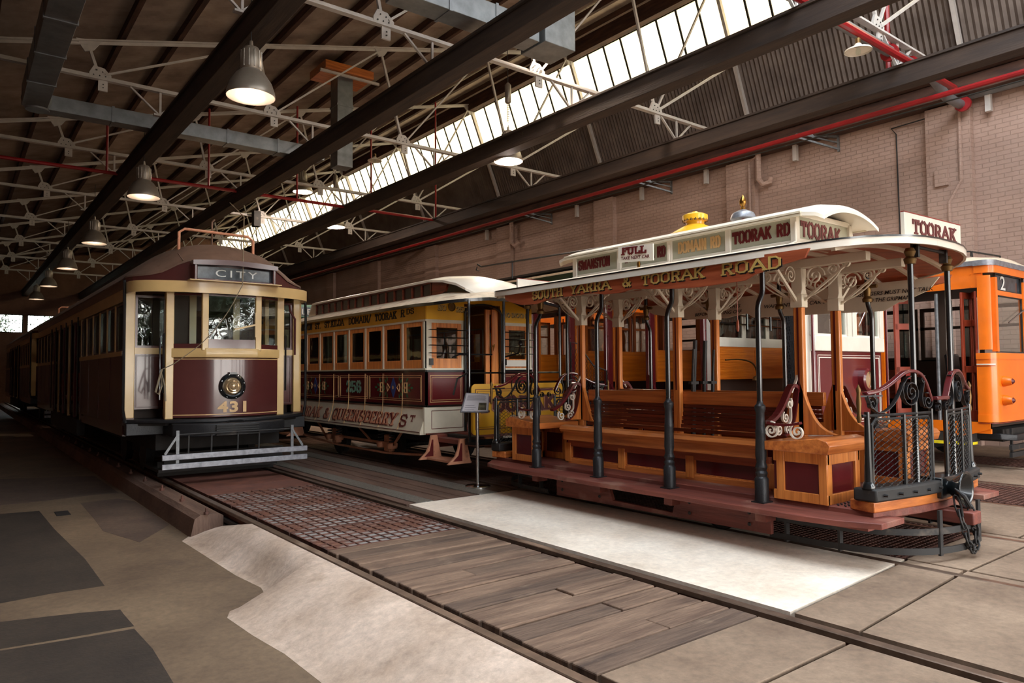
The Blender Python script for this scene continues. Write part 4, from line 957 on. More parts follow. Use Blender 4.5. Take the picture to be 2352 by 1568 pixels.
# valance boards
def valance(s, m, name):
    x = sX(s, 5.18); y0, y1 = 2.92, 6.78
    top = 2.44; pts = [(y0, top), (y1, top), (y1-.02, 2.36)]
    lo = [(y1-.25, 2.33), (y1-.3, 2.27), (6.35, 2.25), (6.1, 2.32), (5.2, 2.3), (4.2, 2.25), (3.6, 2.24), (3.45, 2.3), (3.15, 2.34), (y0, 2.41)]
    lo = [(6.6, 2.31), (6.45, 2.28), (6.2, 2.27), (5.95, 2.31), (5.3, 2.31), (5.12, 2.28), (4.9, 2.28), (4.75, 2.3), (4.2, 2.25), (3.95, 2.24), (3.5, 2.25), (3.4, 2.29), (3.15, 2.34), (y0+.04, 2.37)]
    return obj(name, MB().prism(pts+lo, 'x', x-.012, x+.012), m, G)
v1 = valance(1, 'cedar', 'side_valance')
for wd_, y_, z_, h_, w_ in (('SOUTH', 6.25, 2.32, .1, .5), ('YARRA', 5.62, 2.327, .1, .58), ('&', 4.86, 2.326, .1, .1), ('TOORAK', 4.62, 2.318, .1, .72), ('ROAD', 3.72, 2.312, .105, .56)):
    mb = slab(MB(), wd_, (5.165, y_, z_), (0, -1, 0), (0, 0, 1), h_, w_, wt=.2)
    sh = MB(); sh.v = [(p[0]+.004, p[1]-.012, p[2]-.011) for p in mb.v]; sh.f = mb.f
    obj('black_letter_shadow', sh, 'blacklet', v1, smooth=False); obj('route_lettering', mb, 'gold', v1, smooth=False)
v2 = valance(-1, 'cedar', 'side_valance')
# ivory notice boards hanging inside on the far side
xb = mx(5.22)
pts = [(3.0, 2.42), (6.9, 2.42), (6.7, 2.3), (6.1, 2.19), (5.5, 2.17), (5.3, 2.2), (5.2, 2.21), (5.1, 2.15), (3.55, 2.12), (3.4, 2.2), (3.35, 2.2), (3.1, 2.3)]
nb = obj('notice_board', MB().prism([(7.35-.0*0+0, 0)]*0+pts, 'x', xb-.06, xb-.04), 'offwhite', G)
xt = xb-.064
for i, (a, z, y, w_) in enumerate((('LOOK BOTH WAYS', 2.29, 5.9, .62), ('BEFORE GETTING OFF', 2.22, 5.98, .72), ('WAIT UNTIL THE CAR STOPS', 2.25, 4.95, .95), ('PASSENGERS MUST NOT TALK', 2.29, 3.9, .85), ('TO THE GRIPMAN', 2.22, 3.72, .45))):
    font('notice_lettering', a, (xt, y, z), (0, -1, 0), (0, 0, 1), .042, 'blacklet', nb, width=w_, off=.012, italic=.25)
# --- clerestory
cx0, cx1, cy0, cy1 = 6.0, 6.96, 3.52, 6.42
zb, ztp = 2.64, 2.9
mb = MB()
for x in (cx0, cx1):
    mb.box(x-.02, x+.02, cy0, cy1, zb-.06, zb+.04).box(x-.02, x+.02, cy0, cy1, ztp-.02, ztp+.03)
    for y in (cy0, 4.22, 4.95, 5.68, cy1): mb.box(x-.03, x+.03, y-.03, y+.03, zb-.04, ztp+.02)
for y in (cy0, cy1):
    mb.box(cx0, cx1, y-.02, y+.02, zb-.02, zb+.06).box(cx0, cx1, y-.02, y+.02, ztp, ztp+.05)
ck = obj('clerestory_frame', mb, 'white', G, bevel=.005)
M['frost'] = mat('frosted_sage_glass', (168, 166, 146), .15, var=.06, coat=.4)
ys_ = [cy0, 4.22, 4.95, 5.68, cy1]
for x, sg in ((cx0, -1), (cx1, 1)):
    for i in range(4):
        obj('clerestory_pane', MB().box(x-.005, x+.005, ys_[i]+.02, ys_[i+1]-.02, zb+.03, ztp-.01), 'frost', ck, smooth=False)
for i, (tx, yy, w_) in enumerate((('SWANSTON', 6.36, .52), ('ST. KILDA RD', 5.6, .58), ('DOMAIN RD', 4.84, .52), ('TOORAK RD', 4.17, .6))):
    obj('window_lettering', slab(MB(), tx, (cx0-.009, yy, zb+.09), (0, -1, 0), (0, 0, 1), .12, w_, wt=.2, serif=False, depth=.003), 'marlet' if i != 2 else 'numlet', ck, smooth=False)
for y in (cy0, cy1): obj('clerestory_pane', MB().box(cx0+.03, cx1-.03, y-.004, y+.004, zb+.04, ztp+.01), 'frost', ck, smooth=False)
obj('window_lettering', slab(MB(), 'TOORAK', (cx0+.09, cy0-.008, zb+.08), (1, 0, 0), (0, 0, 1), .15, .7, wt=.2, serif=False, depth=.003), 'marlet', ck, smooth=False)
def crow(y, hw, z, cr):
    return [(GX+hw*(-1+2*i/16), y, z+cr*(1-abs(-1+2*i/16)**2.2)) for i in range(17)]
rows = [crow(3.24, .5, 2.86, .11), crow(3.29, .56, 2.89, .12)]+[crow(y, .6, 2.91, .13) for y in (3.42, 4, 5, 6, 6.5)]+[crow(6.66, .56, 2.89, .12), crow(6.7, .5, 2.86, .11)]
obj('clerestory_roof', MB().solid(rows, .035), 'white', G)
mb = MB()
for s in (1, -1):
    x = GX-s*.6
    mb.box(x-.012, x+.012, 3.4, 6.5, 2.87, 2.89).box(x-.02, x+.0, 3.4, 6.5, 2.895, 2.912)
obj('clerestory_gutter', mb, 'offwhite', G)
for x, s in ((cx0, 1), (cx1, -1)):
    for y in (3.5, 4.95, 6.38): obj('roof_stay', MB().tube([(x-.03*s, y, 2.84), (x-.03*s, y, 2.66), (x-.12*s, y+.02, 2.62)], .012, 6), 'white', ck)
# yellow chimney vent and gong on the roof
o = obj('lamp_chimney', MB().lathe([(.3, 0), (.3, .03), (.16, .11), (.1, .14), (.1, .18), (.14, .19), (.14, .245), (.1, .265), (.04, .275), (.03, .29), (.001, .295)], (6.55, 5.05, 3.0), 26), 'yellow', G)
b = MB()
for k in range(18):
    a = 2*PI*k/18; b.prism([(6.55+.135*math.cos(a-.12), 5.05+.135*math.sin(a-.12)), (6.55+.135*math.cos(a+.12), 5.05+.135*math.sin(a+.12)), (6.55+.143*math.cos(a), 5.05+.143*math.sin(a))], 'z', 3.175, 3.2)
obj('scalloped_fringe', b, 'bronze', o)
o = obj('gong', MB().lathe([(.13, .0), (.13, .015), (.11, .06), (.05, .09), (.02, .1)], (6.55, 4.43, 3.1), 24), 'alum', G)
obj('brass_finial', MB().lathe([(.02, .1), (.03, .12), (.015, .13), (.035, .16), (.038, .19), (.015, .24), (.002, .26)], (6.55, 4.43, 3.1), 14), 'brass', o)
obj('gong_standard', MB().lathe([(.04, 0), (.03, .02), (.015, .04), (.015, .1)], (6.55, 4.43, 3.0), 10), 'redbrown', o)
# end destination boards
for s in (1, -1):
    y = sY(s, 2.3); x0, x1 = 5.98, 6.98
    q0, q1 = (x0, sY(s, 2.58)), (x1, sY(s, 2.54))
    d = Vector((q1[0]-q0[0], q1[1]-q0[1], 0)).normalized()
    o = obj('destination_board', MB().bar((q0[0], q0[1], 2.655), (q1[0], q1[1], 2.655), .03, .22), 'white', G, bevel=.004)
    obj('red_edge_line', MB().bar((q0[0], q0[1], 2.768), (q1[0], q1[1], 2.768), .032, .006), 'red', o)
    if s > 0: obj('lettering', slab(MB(), 'TOORAK', Vector((q0[0], q0[1], 2.6))+d*.13+Vector((0, -.018, 0)), d, (0, 0, 1), .12, .76, wt=.22), 'marlet', o, smooth=False)
    obj('board_support', MB().box(6.2, 6.23, sY(s, 2.56), sY(s, 2.62), 2.42, 2.6).box(6.75, 6.78, sY(s, 2.56), sY(s, 2.62), 2.42, 2.6).box(6.2, 6.78, sY(s, 2.575), sY(s, 2.6), 2.5, 2.52), 'iron', o)
# FULL plate on the roof edge
pz = .02
o = obj('full_plate', MB().prism([(5.32, 2.665), (4.84, 2.63), (4.84, 2.8), (5.32, 2.83)], 'x', 5.59, 5.605), 'white', G)
obj('lettering', slab(MB(), 'FULL', (5.583, 5.26, 2.735), (0, -1, -.06), (0, -.02, 1), .08, .33, wt=.28), 'marlet', o, smooth=False)
font('lettering', 'TAKE NEXT CAR', (5.588, 5.28, 2.685), (0, -1, -.06), (0, -.02, 1), .034, 'marlet', o, width=.4, off=.02, depth=.002)
obj('plate_holder', MB().lathe([(.03, 0), (.015, .03), (.02, .06), (.012, .09), (.012, .13)], (5.62, 5.06, 2.56), 10), 'brass', o)
# handle and bell cord hanging by the second post
obj('bell_cord', MB().tube([(6.3, 4.35, 2.42), (6.3, 4.35, 2.0)], .005, 5).lathe([(.008, 0), (.016, .03), (.014, .1), (.006, .12)], (6.3, 4.35, 1.9), 8), 'cedar', G)
# ================================================================== BROWN TRAM 431 (and two of its kind behind it)
def brown_tram():
    CX, Y0 = 3.24, 10.5
    T = thing('electric_tram', (CX, 11, 0), 'chocolate and cream tram numbered 431 with a CITY destination blind', 'tram', 'brown and cream trams parked nose to tail')
    F = 10.86                                   # front sheet plane
    hw = 1.3; YB = 25.1; YC = 11.55             # corner posts
    # plan of the front: flat middle, slanted sides
    fp = [(CX-.82, F+.24), (CX-.36, F), (CX+.36, F), (CX+.82, F+.24)]
    def band(z0, z1, out=0, inn=.04):
        a = [(CX-.8-out, F+.24), (CX-.36-out*.3, F-out), (CX+.36+out*.3, F-out), (CX+.8+out, F+.24)]
        b = [(CX+.8-inn, F+.24+inn), (CX+.36-inn*.4, F+inn), (CX-.36+inn*.4, F+inn), (CX-.8+inn, F+.24+inn)]
        return a+b
    obj('front_apron', MB().prism(band(0, 0), 'z', .82, 1.68), 'choc', T, bevel=.012)
    obj('apron_lining', MB().prism(band(0, 0, .004, 0), 'z', .86, .872).prism(band(0, 0, .004, 0), 'z', 1.655, 1.667), 'numlet', T, smooth=False)
    obj('window_sill', MB().prism(band(0, 0, .03), 'z', 1.68, 1.84), 'cream', T, bevel=.01)
    for x, y in ((CX-.8, F+.26), (CX+.8, F+.26)): obj('corner_pillar', MB().box(x-.055, x+.055, y-.05, y+.06, .8, 2.86), 'cream', T, bevel=.01)
    for x in (CX-.38, CX+.38): obj('window_pillar', MB().box(x-.045, x+.045, F-.02, F+.05, 1.8, 2.82), 'cream', T, bevel=.01)
    # windscreens
    segs = [((CX-.76, F+.24), (CX-.42, F+.04), .08), ((CX-.34, F+.01), (CX+.34, F+.01), .16), ((CX+.42, F+.04), (CX+.76, F+.24), .08)]
    for (a, b, lo) in segs:
        o = obj('windscreen_frame', MB().bar((a[0], a[1], 1.84+lo/2), (b[0], b[1], 1.84+lo/2), .04, lo).bar((a[0], a[1], 2.79), (b[0], b[1], 2.79), .04, .04), 'choc', T)
        obj('pane', MB().bar((a[0], a[1], 2.33), (b[0], b[1], 2.33), .008, .96), 'glass', o, smooth=False)
    # curved cream fascia right round the front
    def arc(out, n=18, yb=YC):
        return [(CX-hw*math.cos(PI*i/n)*(1.0), yb-(yb-F+.12+out)*math.sin(PI*i/n)**.6) for i in range(n+1)]
    a0 = arc(0)
    obj('fascia_band', MB().flat([(x, y, 2.93) for x, y in a0], (0, 0, 1), .26, .03), 'cream', T)
    obj('drip_ledge', MB().bar((CX-.65, F-.16, 3.07), (CX+.65, F-.16, 3.07), .16, .015), 'cream', T)
    # destination box
    yb_ = F-.12
    o = obj('destination_box', MB().frame('y', yb_-.06, yb_+.16, CX-.58, CX+.58, 3.07, 3.52, .045), 'choc', T, bevel=.01)
    obj('box_visor', MB().prism([(CX-.6, 3.52), (CX-.3, 3.56), (CX, 3.575), (CX+.3, 3.56), (CX+.6, 3.52), (CX+.6, 3.42), (CX, 3.46), (CX-.6, 3.42)], 'y', yb_-.09, yb_+.1), 'choc', o)
    obj('destination_blind', MB().box(CX-.54, CX+.54, yb_+.03, yb_+.05, 3.11, 3.42), 'roll', o)
    font('blind_lettering', 'CITY', (CX-.27, yb_+.025, 3.19), (1, 0, 0), (0, 0, 1), .17, 'whlet', o, width=.6, space=1.3)
    # side facing panels set back at the corners
    for s in (-1, 1):
        xo = CX+s*hw; xi = CX+s*(hw-.56)
        obj('corner_post', MB().box(xo, xo-s*.13, YC-.05, YC+.06, .82, 2.9), 'cream', T, bevel=.01)
        o = obj('side_bulkhead_panel', MB().box(xo-s*.13, xi, YC, YC+.03, .95, 1.75), 'choc', T)
        obj('panel_moulding', MB().frame('y', YC-.012, YC, min(xo-s*.15, xi), max(xo-s*.15, xi), .97, 1.73, .02), 'maroon_dk', o)
        obj('bulkhead_sill', MB().box(xo-s*.13, xi, YC-.01, YC+.04, 1.75, 1.86), 'cream', T)
        w_ = obj('bulkhead_window', MB().frame('y', YC, YC+.04, min(xo-s*.13, xi), max(xo-s*.13, xi), 1.86, 2.8, .04), 'choc', T)
        obj('pane', MB().box(xo-s*.15, xi, YC+.015, YC+.022, 1.9, 2.77), 'glass', w_, smooth=False)
        obj('door_post', MB().box(xi-.03, xi+.03, YC-.03, YC+.05, .82, 2.85), 'cream', T)
        obj('grab_pole', MB().tube([(xo-s*.0, YC-.16, .72), (xo+s*.03, YC-.16, .95), (xo+s*.03, YC-.16, 2.6), (xo+s*.03, YC-.12, 3.1)], .022, 8), 'blackgloss', T)
        obj('hand_pole', MB().tube([(CX+s*.88, F+.22, 1.2), (CX+s*.88, F+.22, 2.1)], .016, 8), 'blackgloss', T)
        o = obj('side_lower_panel', MB().box(xo, xo-s*.13, YC-.05, YC+.06, .66, .82), 'choc', T)
        # platform dark void behind: door on the inner side
    obj('platform_deck', MB().prism([(CX-1.28, YC), (CX-1.28, YC-.1), (CX-.85, F+.2), (CX+.85, F+.2), (CX+1.28, YC-.1), (CX+1.28, YC)], 'z', .66, .72), 'dark', T)
    # bumper
    bp = [(CX-.8, F+.02), (CX-.55, F-.2), (CX-.2, F-.3), (CX+.2, F-.3), (CX+.55, F-.2), (CX+.8, F+.02)]
    bq = [(CX+.82, F+.5), (CX-.82, F+.5)]
    obj('bumper', MB().prism(bp+bq, 'z', .48, .7), 'black', T, bevel=.02)
    obj('buffer_step', MB().prism([(CX-1.3, YC-.12), (CX-.86, F+.1), (CX-.3, F-.14), (CX+.3, F-.14), (CX+.86, F+.1), (CX+1.3, YC-.12), (CX+1.3, YC+.1), (CX-1.3, YC+.1)], 'z', .7, .8), 'black', T, bevel=.015)
    for x in (CX-1.3, CX+.75): obj('step_corner', MB().box(x, x+.55, YC-.22, YC-.05, .5, .7), 'black', T, bevel=.01)
    rb = MB()
    for k in range(5): rb.box(CX-.3, CX+.3, F-.325, F-.29, .5+k*.037, .524+k*.037)
    obj('ribbed_buffer_plate', rb, 'iron', T, bevel=.004)
    obj('coupler_loop', MB().tube([(CX-.12, F-.22, .71), (CX-.08, F-.24, .75), (CX+.08, F-.24, .75), (CX+.12, F-.22, .71)], .014, 6), 'black', T)
    # headlamp and number
    o = obj('headlamp', MB().lathe([(.19, .02), (.19, -.03), (.15, -.06), (.13, -.05), (.125, .02)], (CX, F-.005, 1.28), 30, 'y'), 'blackgloss', T)
    obj('lens', MB().lathe([(.125, -.04), (.1, -.075), (.085, -.07), (.065, -.095), (.05, -.09), (.03, -.11), (.001, -.115)], (CX, F-.005, 1.28), 26, 'y'), 'lens', o)
    obj('hinge', MB().box(CX-.05, CX+.05, F-.07, F-.02, 1.45, 1.48), 'blackgloss', o)
    b = MB()
    for k in range(8): b.lathe([(.01, -.05), (.01, -.02)], (CX+.165*math.cos(k*PI/4+.3), F, 1.28+.165*math.sin(k*PI/4+.3)), 6, 'y')
    obj('bezel_screws', b, 'steel', o)
    font('fleet_number', '431', (CX-.2, F-.006, .89), (1, 0, 0), (0, 0, 1), .17, 'numlet', T, width=.41, off=.035, space=1.1)
    # wiper, rope, hooks
    obj('wiper', MB().bar((CX+.34, F-.05, 2.28), (CX+.02, F-.05, 2.18), .015, .03).bar((CX+.33, F-.04, 2.05), (CX+.33, F-.04, 2.5), .02, .012), 'cream', T)
    obj('trolley_rope', MB().tube(bez((CX-.92, F+.12, 1.52), (CX-.5, F-.2, 1.7), (CX-.1, F-.25, 2.4), (CX+.05, F-.3, 3.0), 10)+[(CX+.25, F+.3, 4.3), (CX+.3, F+1.2, 4.7)], .007, 5), 'rope', T)
    obj('rope_coil', MB().tube([(CX-.92, F+.12, 1.52), (CX-.97, F+.1, 1.35), (CX-1.0, F+.1, 1.22), (CX-.96, F+.1, 1.18), (CX-.92, F+.12, 1.3), (CX-.93, F+.12, 1.5), (CX-.88, F+.12, 1.3), (CX-.87, F+.12, 1.08)], .014, 6), 'rope', T)
    obj('brake_hook', MB().tube([(CX-.9, F+.22, 2.06), (CX-.93, F+.2, 2.02), (CX-.93, F+.2, 1.1)], .012, 6), 'blackgloss', T)
    obj('right_hand_rail', MB().tube([(CX+1.0, F+.38, 2.72), (CX+1.0, F+.35, 2.6), (CX+1.08, F+.35, 2.45), (CX+1.08, F+.35, 1.75)], .018, 8), 'choc', T)
    # lifeguard
    ly = 10.42; lx0, lx1 = CX-1.02, CX+.98
    for z in (.22, .36): obj('lifeguard_slat', MB().box(lx0, lx1, ly, ly+.04, z, z+.085), 'alum', T, bevel=.006)
    for x in (CX-.82, CX+.76):
        obj('lifeguard_hanger', MB().box(x-.02, x+.02, ly+.04, ly+.06, .22, .62).bar((x, ly+.04, .55), (x+(-.16 if x < CX else .16), ly+.04, .44), .012, .03), 'galv', T)
    obj('lifeguard_shaft', MB().tube([(CX-.8, ly+.1, .55), (CX+.8, ly+.1, .55)], .015, 6), 'iron', T)
    for x in (CX-.66, CX-.36, CX+.0, CX+.3): obj('gate_arm', MB().bar((x, ly+.12, .54), (x, ly+.14, .36), .02, .012), 'iron', T)
    for k, (yy, zz) in enumerate(((11.1, .3), (11.5, .12))): obj('lifetray_board', MB().box(CX-.85, CX+.85, yy, yy+.03, zz-.1, zz+.1), 'dark', T)
    obj('lifetray', MB().box(CX-.9, CX+.8, 11.2, 12.2, .1, .14), 'dark', T)
    obj('undercarriage', MB().box(CX-.9, CX+.9, 11.4, YB-.4, .42, .66).box(CX-.75, CX+.75, 12.4, 14.6, .2, .5).box(CX-.75, CX+.75, 21, 23.4, .2, .5), 'dark', T)
    for y in (12.6, 14.2, 21.4, 23.0):
        for x in (CX-.78, CX+.78):
            obj('wheel', MB().lathe([(.05, -.05), (.26, -.05), (.27, -.06), (.27, -.04), (.25, .0), (.25, .06), (.06, .06)], (x, y, .28), 22, 'x'), 'iron', T)
    # body sides: saloon, open drop centre, saloon
    for s in (-1, 1):
        xo = CX+s*hw; xa, xb = sorted((xo, xo-s*.05)); g = [YC+.05, 16.0, 20.6, YB-.5]
        for (a, b) in ((g[0], g[1]), (g[2], g[3])):
            obj('side_panel', MB().box(xa, xb, a, b, .66, 1.72), 'maroon_dk', T)
            for k in range(5): obj('side_panel_strip', MB().box(xa-.008, xb+.008, a+(b-a)*k/4-.02, a+(b-a)*k/4+.02, .68, 1.72), 'maroon_dk', T)
            obj('side_sill', MB().box(xa-.02, xb+.02, a, b, 1.72, 1.8), 'cream', T)
            n = 6 if a < 15 else 5
            for k in range(n+1):
                y = a+(b-a)*k/n; obj('window_post', MB().box(xa, xb, y-.04, y+.04, 1.8, 2.66), 'cream', T)
            for k in range(n):
                y0, y1 = a+(b-a)*k/n+.04, a+(b-a)*(k+1)/n-.04
                f_ = obj('side_window', MB().frame('x', xa+.01, xb-.01, y0, y1, 1.8, 2.66, .035), 'choc', T)
                obj('pane', MB().box((xa+xb)/2-.003, (xa+xb)/2+.003, y0+.03, y1-.03, 1.83, 2.63), 'dglass', f_, smooth=False)
        for k in range(6):
            y = g[1]+(g[2]-g[1])*k/5
            obj('doorway_post', MB().box(xa, xb, y-.05, y+.05, .5, 2.72), 'maroon' if k % 2 else 'cream', T)
            obj('outside_pole', MB().tube([(xo+s*.05, y, .6), (xo+s*.05, y, 2.75)], .016, 6), 'blackgloss', T)
            if 0 < k < 6: obj('cross_seat', MB().box(CX-1.15, CX+1.15, y-.3, y-.02, .9, 1.0).box(CX-1.15, CX+1.15, y-.06, y-.02, 1.0, 1.5), 'var_dk', T) if s > 0 else None
        obj('step_board', MB().box(xa-.04, xb+.04, g[1], g[2], .36, .52), 'dark', T)
        obj('side_fascia', MB().box(xa-.01, xb+.01, YC, YB-.5, 2.68, 2.92), 'cream', T)
        obj('roof_side_board', MB().box(xa-.02, xb+.02, YC, YB-.5, 2.92, 3.12), 'choc', T)
        [obj('side_skirt', MB().box(xa, xb, a, b, .48, .66), 'choc', T) for a, b in ((g[0], g[1]), (g[2], g[3]))]
    for y in (16.0, 20.6, YB-.5):
        obj('inner_bulkhead', MB().box(CX-1.25, CX-.4, y, y+.04, .66, 2.9).box(CX+.4, CX+1.25, y, y+.04, .66, 2.9), 'dkint', T)
    obj('saloon_floor', MB().box(CX-1.25, CX+1.25, YC, YB-.5, .62, .7), 'dkint', T)
    obj('bench_seats', MB().box(CX-1.2, CX-.8, YC+.3, 15.9, .7, 1.1), 'dkint', T)
    obj('bench_seats', MB().box(CX+.8, CX+1.2, YC+.3, 15.9, .7, 1.1), 'dkint', T)
    obj('ceiling_lining', MB().box(CX-1.25, CX+1.25, YC, YB-.5, 3.0, 3.04), 'cream', T)
    # driver's bulkhead behind the windscreen
    obj('cab_bulkhead', MB().box(CX-.86, CX-.3, YC+.35, YC+.4, .7, 2.9).box(CX+.35, CX+.86, YC+.35, YC+.4, .7, 2.9).box(CX-.3, CX+.35, YC+.35, YC+.4, 2.6, 2.9), 'dkint', T)
    for x in (CX-.3, CX+.36): obj('cab_door_post', MB().box(x-.05, x+.05, YC+.3, YC+.34, .7, 2.9), 'cream', T)
    obj('controller', MB().lathe([(.14, 0), (.14, 1.0), (.1, 1.08), (.02, 1.1)], (CX-.35, F+.4, .7), 14), 'blackgloss', T)
    for x in (CX-.62, CX+.12): obj('roof_walk_strip', MB().flat([(x, F+.12, 3.66 if x > CX else 3.55), (x, F+.4, 3.8 if x > CX else 3.68), (x, F+.9, 3.9 if x > CX else 3.78), (x, F+3, 3.92 if x > CX else 3.82)], (1, 0, 0), .09, .03), 'canvas_br', T)
    o = obj('trolley_guard_hoop', MB().tube([(CX-.6, 11.5, 3.5), (CX-.6, 11.5, 4.02), (CX-.52, 11.5, 4.08), (CX+.42, 11.5, 4.06), (CX+.5, 11.5, 4.0), (CX+.5, 11.5, 3.6)], .022, 8), 'pink', T)
    obj('trolley_base', MB().tube([(CX-.1, 11.6, 3.8), (CX-.1, 11.6, 4.25), (CX-.05, 11.65, 4.3)], .015, 6).tube([(CX+.1, 12.5, 3.9), (CX+.25, 16, 4.1), (CX+.3, 18, 4.2)], .02, 6), 'canvas_br', T)
    obj('roof_ventilator', MB().lathe([(.09, 0), (.09, .1), (.04, .17), (.001, .18)], (CX+.48, 11.9, 3.72), 12), 'iron', T)
    return T
T1 = brown_tram()
def warp(o, zs, zd):
    for c in kids(o):
        for v in c.data.vertices:
            z = v.co.z
            for i in range(len(zs)-1):
                if zs[i] <= z <= zs[i+1]: v.co.z = zd[i]+(zd[i+1]-zd[i])*(z-zs[i])/(zs[i+1]-zs[i]); break
            else:
                if z > zs[-1]: v.co.z = z+zd[-1]-zs[-1]
        warp(c, zs, zd)
warp(T1, [0, .2, .45, .48, .7, .82, 1.28, 1.68, 1.84, 2.8, 3.06, 3.13, 3.46, 3.6, 3.88], [0, .22, .44, .63, .82, .885, 1.325, 1.75, 1.885, 2.67, 2.83, 2.88, 3.08, 3.17, 3.5])

def front_roof(T):
    CX, F, hw, YC = 3.24, 10.86, 1.3, 11.55
    def yf(x): return YC-(YC-F+.02)*math.sin(PI*min(1, max(0, (x-CX+hw)/(2*hw))))**.6
    def zf(x):
        a = abs(x-CX)
        for (x0, z0), (x1, z1) in zip([(0, 3.17), (.58, 3.15), (.72, 3.09), (.9, 2.98), (1.05, 2.94), (1.3, 2.92)][:-1], [(.58, 3.15), (.72, 3.09), (.9, 2.98), (1.05, 2.94), (1.3, 2.92)]):
            if x0 <= a <= x1+1e-6: return z0+(z1-z0)*(a-x0)/(x1-x0)
        return 2.92
    xs = [CX-hw+2*hw*i/40 for i in range(41)]
    obj('roof_front_panel', MB().strip([[(x, yf(x), 2.82) for x in xs], [(x, yf(x), zf(x)) for x in xs]]), 'choc', T, smooth=False)
    sec = lambda x, k: 2.9+.63*k*(1-abs((x-CX)/hw)**2.3)
    rows = [[(x, yf(x)-.02, zf(x)+.01) for x in xs]]
    for t in (.15, .4, .7, 1):
        rows.append([(x, yf(x)*(1-t)+(11.9)*t, zf(x)*(1-t)**2.2+sec(x, 1)*(1-(1-t)**2.2)+.01) for x in xs])
    for y, k in ((13, 1), (18, 1), (23.5, 1), (24.6, .97), (24.9, .8)): rows.append([(x, y, sec(x, k)+.01) for x in xs])
    obj('canvas_roof', MB().solid(rows, .025), 'canvas_br', T)
front_roof(T1)
c = copy_tree(T1, (0, 15.4, 0), 'dark cream-posted tram coupled behind the numbered brown tram', skip=('fleet_number', 'blind_lettering', 'trolley_rope', 'rope_coil'))
c = copy_tree(T1, (0, 30.2-4.6, 0), 'farthest dark tram of the left row, near the far wall', skip=('fleet_number', 'blind_lettering', 'trolley_rope', 'rope_coil')) if False else None

# ================================================================== TRAILER CAR 256
XC = 6.5
T = thing('cable_trailer_car', (XC, 12, 0), 'closed maroon and ivory cable trailer numbered 256 with yellow letterboards', 'cable car trailer')
X0, X1, YA, YBk = 5.5, 7.5, 9.12, 14.3
for s in (-1, 1):
    xs = X0 if s < 0 else X1
    pr = [(xs, 1.02), (xs+s*.0, .98), (xs+s*.03, .85), (xs+s*.0+.0, .78), (xs+s*.08, .64), (xs+s*.1, .6)]
    pr = [(xs, 1.02), (xs+s*.01, .92), (xs+s*.04, .8), (xs+s*.1, .64), (xs+s*.1, .6), (xs-s*.02, .6), (xs-s*.04, 1.02)]
    obj('rocker_panel', MB().prism(pr, 'y', YA+.02, YBk), 'offwhite', T)
    e = MB().flat([(xs+s*.1, YA+.04, .64), (xs+s*.1, YBk, .64)], (0, 0, 1), .008, .012).flat([(xs+s*.006, YA+.04, .985), (xs+s*.006, YBk, .985)], (0, 0, 1), .008, .012)
    obj('rocker_lining', e, 'marlet', T)
    obj('waist_panel', MB().box(xs, xs-s*.03, YA, YBk, 1.02, 1.52), 'maroon', T)
    for z in (1.0, 1.52): obj('waist_moulding', MB().box(xs+s*.012, xs-s*.02, YA, YBk, z, z+.03), 'blackgloss', T)
    bays = [9.32, 10.45, 11.2, 12.8, 14.3]
    for i, (a, b) in enumerate(((9.25, 10.95), (11.0, 12.1), (12.15, 14.2))):
        obj('gold_lining', MB().frame('x', xs+s*.001, xs+s*.005, a, b, 1.08, 1.47, .008).frame('x', xs+s*.001, xs+s*.005, a+.03, b-.03, 1.11, 1.44, .005), 'numlet', T, smooth=False)
    # windows
    n = 8
    for k in range(n+1):
        y = YA+.06+(YBk-YA-.1)*k/n
        obj('window_pillar', MB().box(xs+s*.012, xs-s*.03, y-.022, y+.022, 1.55, 2.27), 'offwhite', T)
        ribs = obj('gold_rib', MB().tube([(xs+s*.01, y, 1.5), (xs+s*.012, y, 1.04), (xs+s*.02, y, .93), (xs+s*.05, y, .8), (xs+s*.105, y, .64)], .006, 5), 'numlet', T) if 0 < k < n else None
        if k < n:
            y1 = YA+.06+(YBk-YA-.1)*(k+1)/n
            f_ = obj('side_window', MB().frame('x', min(xs, xs-s*.025), max(xs, xs-s*.025), y+.022, y1-.022, 1.57, 2.27, .07, .13), 'var_z', T, bevel=.004)
            obj('pane', MB().box(xs-s*.012-.002, xs-s*.012+.002, y+.09, y1-.09, 1.7, 2.2), 'dglass', f_, smooth=False)
    obj('sill_line', MB().box(xs+s*.016, xs-s*.02, YA, YBk, 1.55, 1.575), 'offwhite', T)
    obj('letterboard', MB().box(xs+s*.01, xs-s*.02, YA, YBk, 2.3, 2.54), 'yellow', T)
    obj('letterboard_line', MB().box(xs+s*.014, xs-s*.02, YA, YBk, 2.27, 2.3), 'offwhite', T)
lt = slab(MB(), 'TOORAK & QUEENSBERRY', (X0-.088, 14.15, .69), (0, -1, 0), (-.30, 0, .95), .2, 4.2, wt=.2)
sh = MB(); sh.v = [(p[0]+.006, p[1]-.03, p[2]-.0) for p in lt.v]; sh.f = lt.f
lt2 = slab(MB(), 'S', (X0-.088, 9.8, .69), (0, -1, 0), (-.30, 0, .95), .2, .2, wt=.2); slab(lt2, 'T', (X0-.072, 9.52, .78), (0, -1, 0), (-.30, 0, .95), .1, .14, wt=.2)
for m_ in (lt, lt2): m_.v = [(p[0]+.006+(.82-p[2])*-.0, p[1], p[2]) for p in m_.v]
def curve(mb):   # lay the letters on the flaring panel
    mb.v = [(X0-.012-.006-.095*max(0, (.93-p[2])/.29)**1.3+(p[0]-(X0-.088))*.0-(.004 if i % 8 < 4 else 0), p[1], p[2]) for i, p in enumerate(mb.v)]; return mb
curve(lt); curve(lt2); sh.v = [(p[0]+.004, p[1]-.03, p[2]+.012) for p in lt.v]
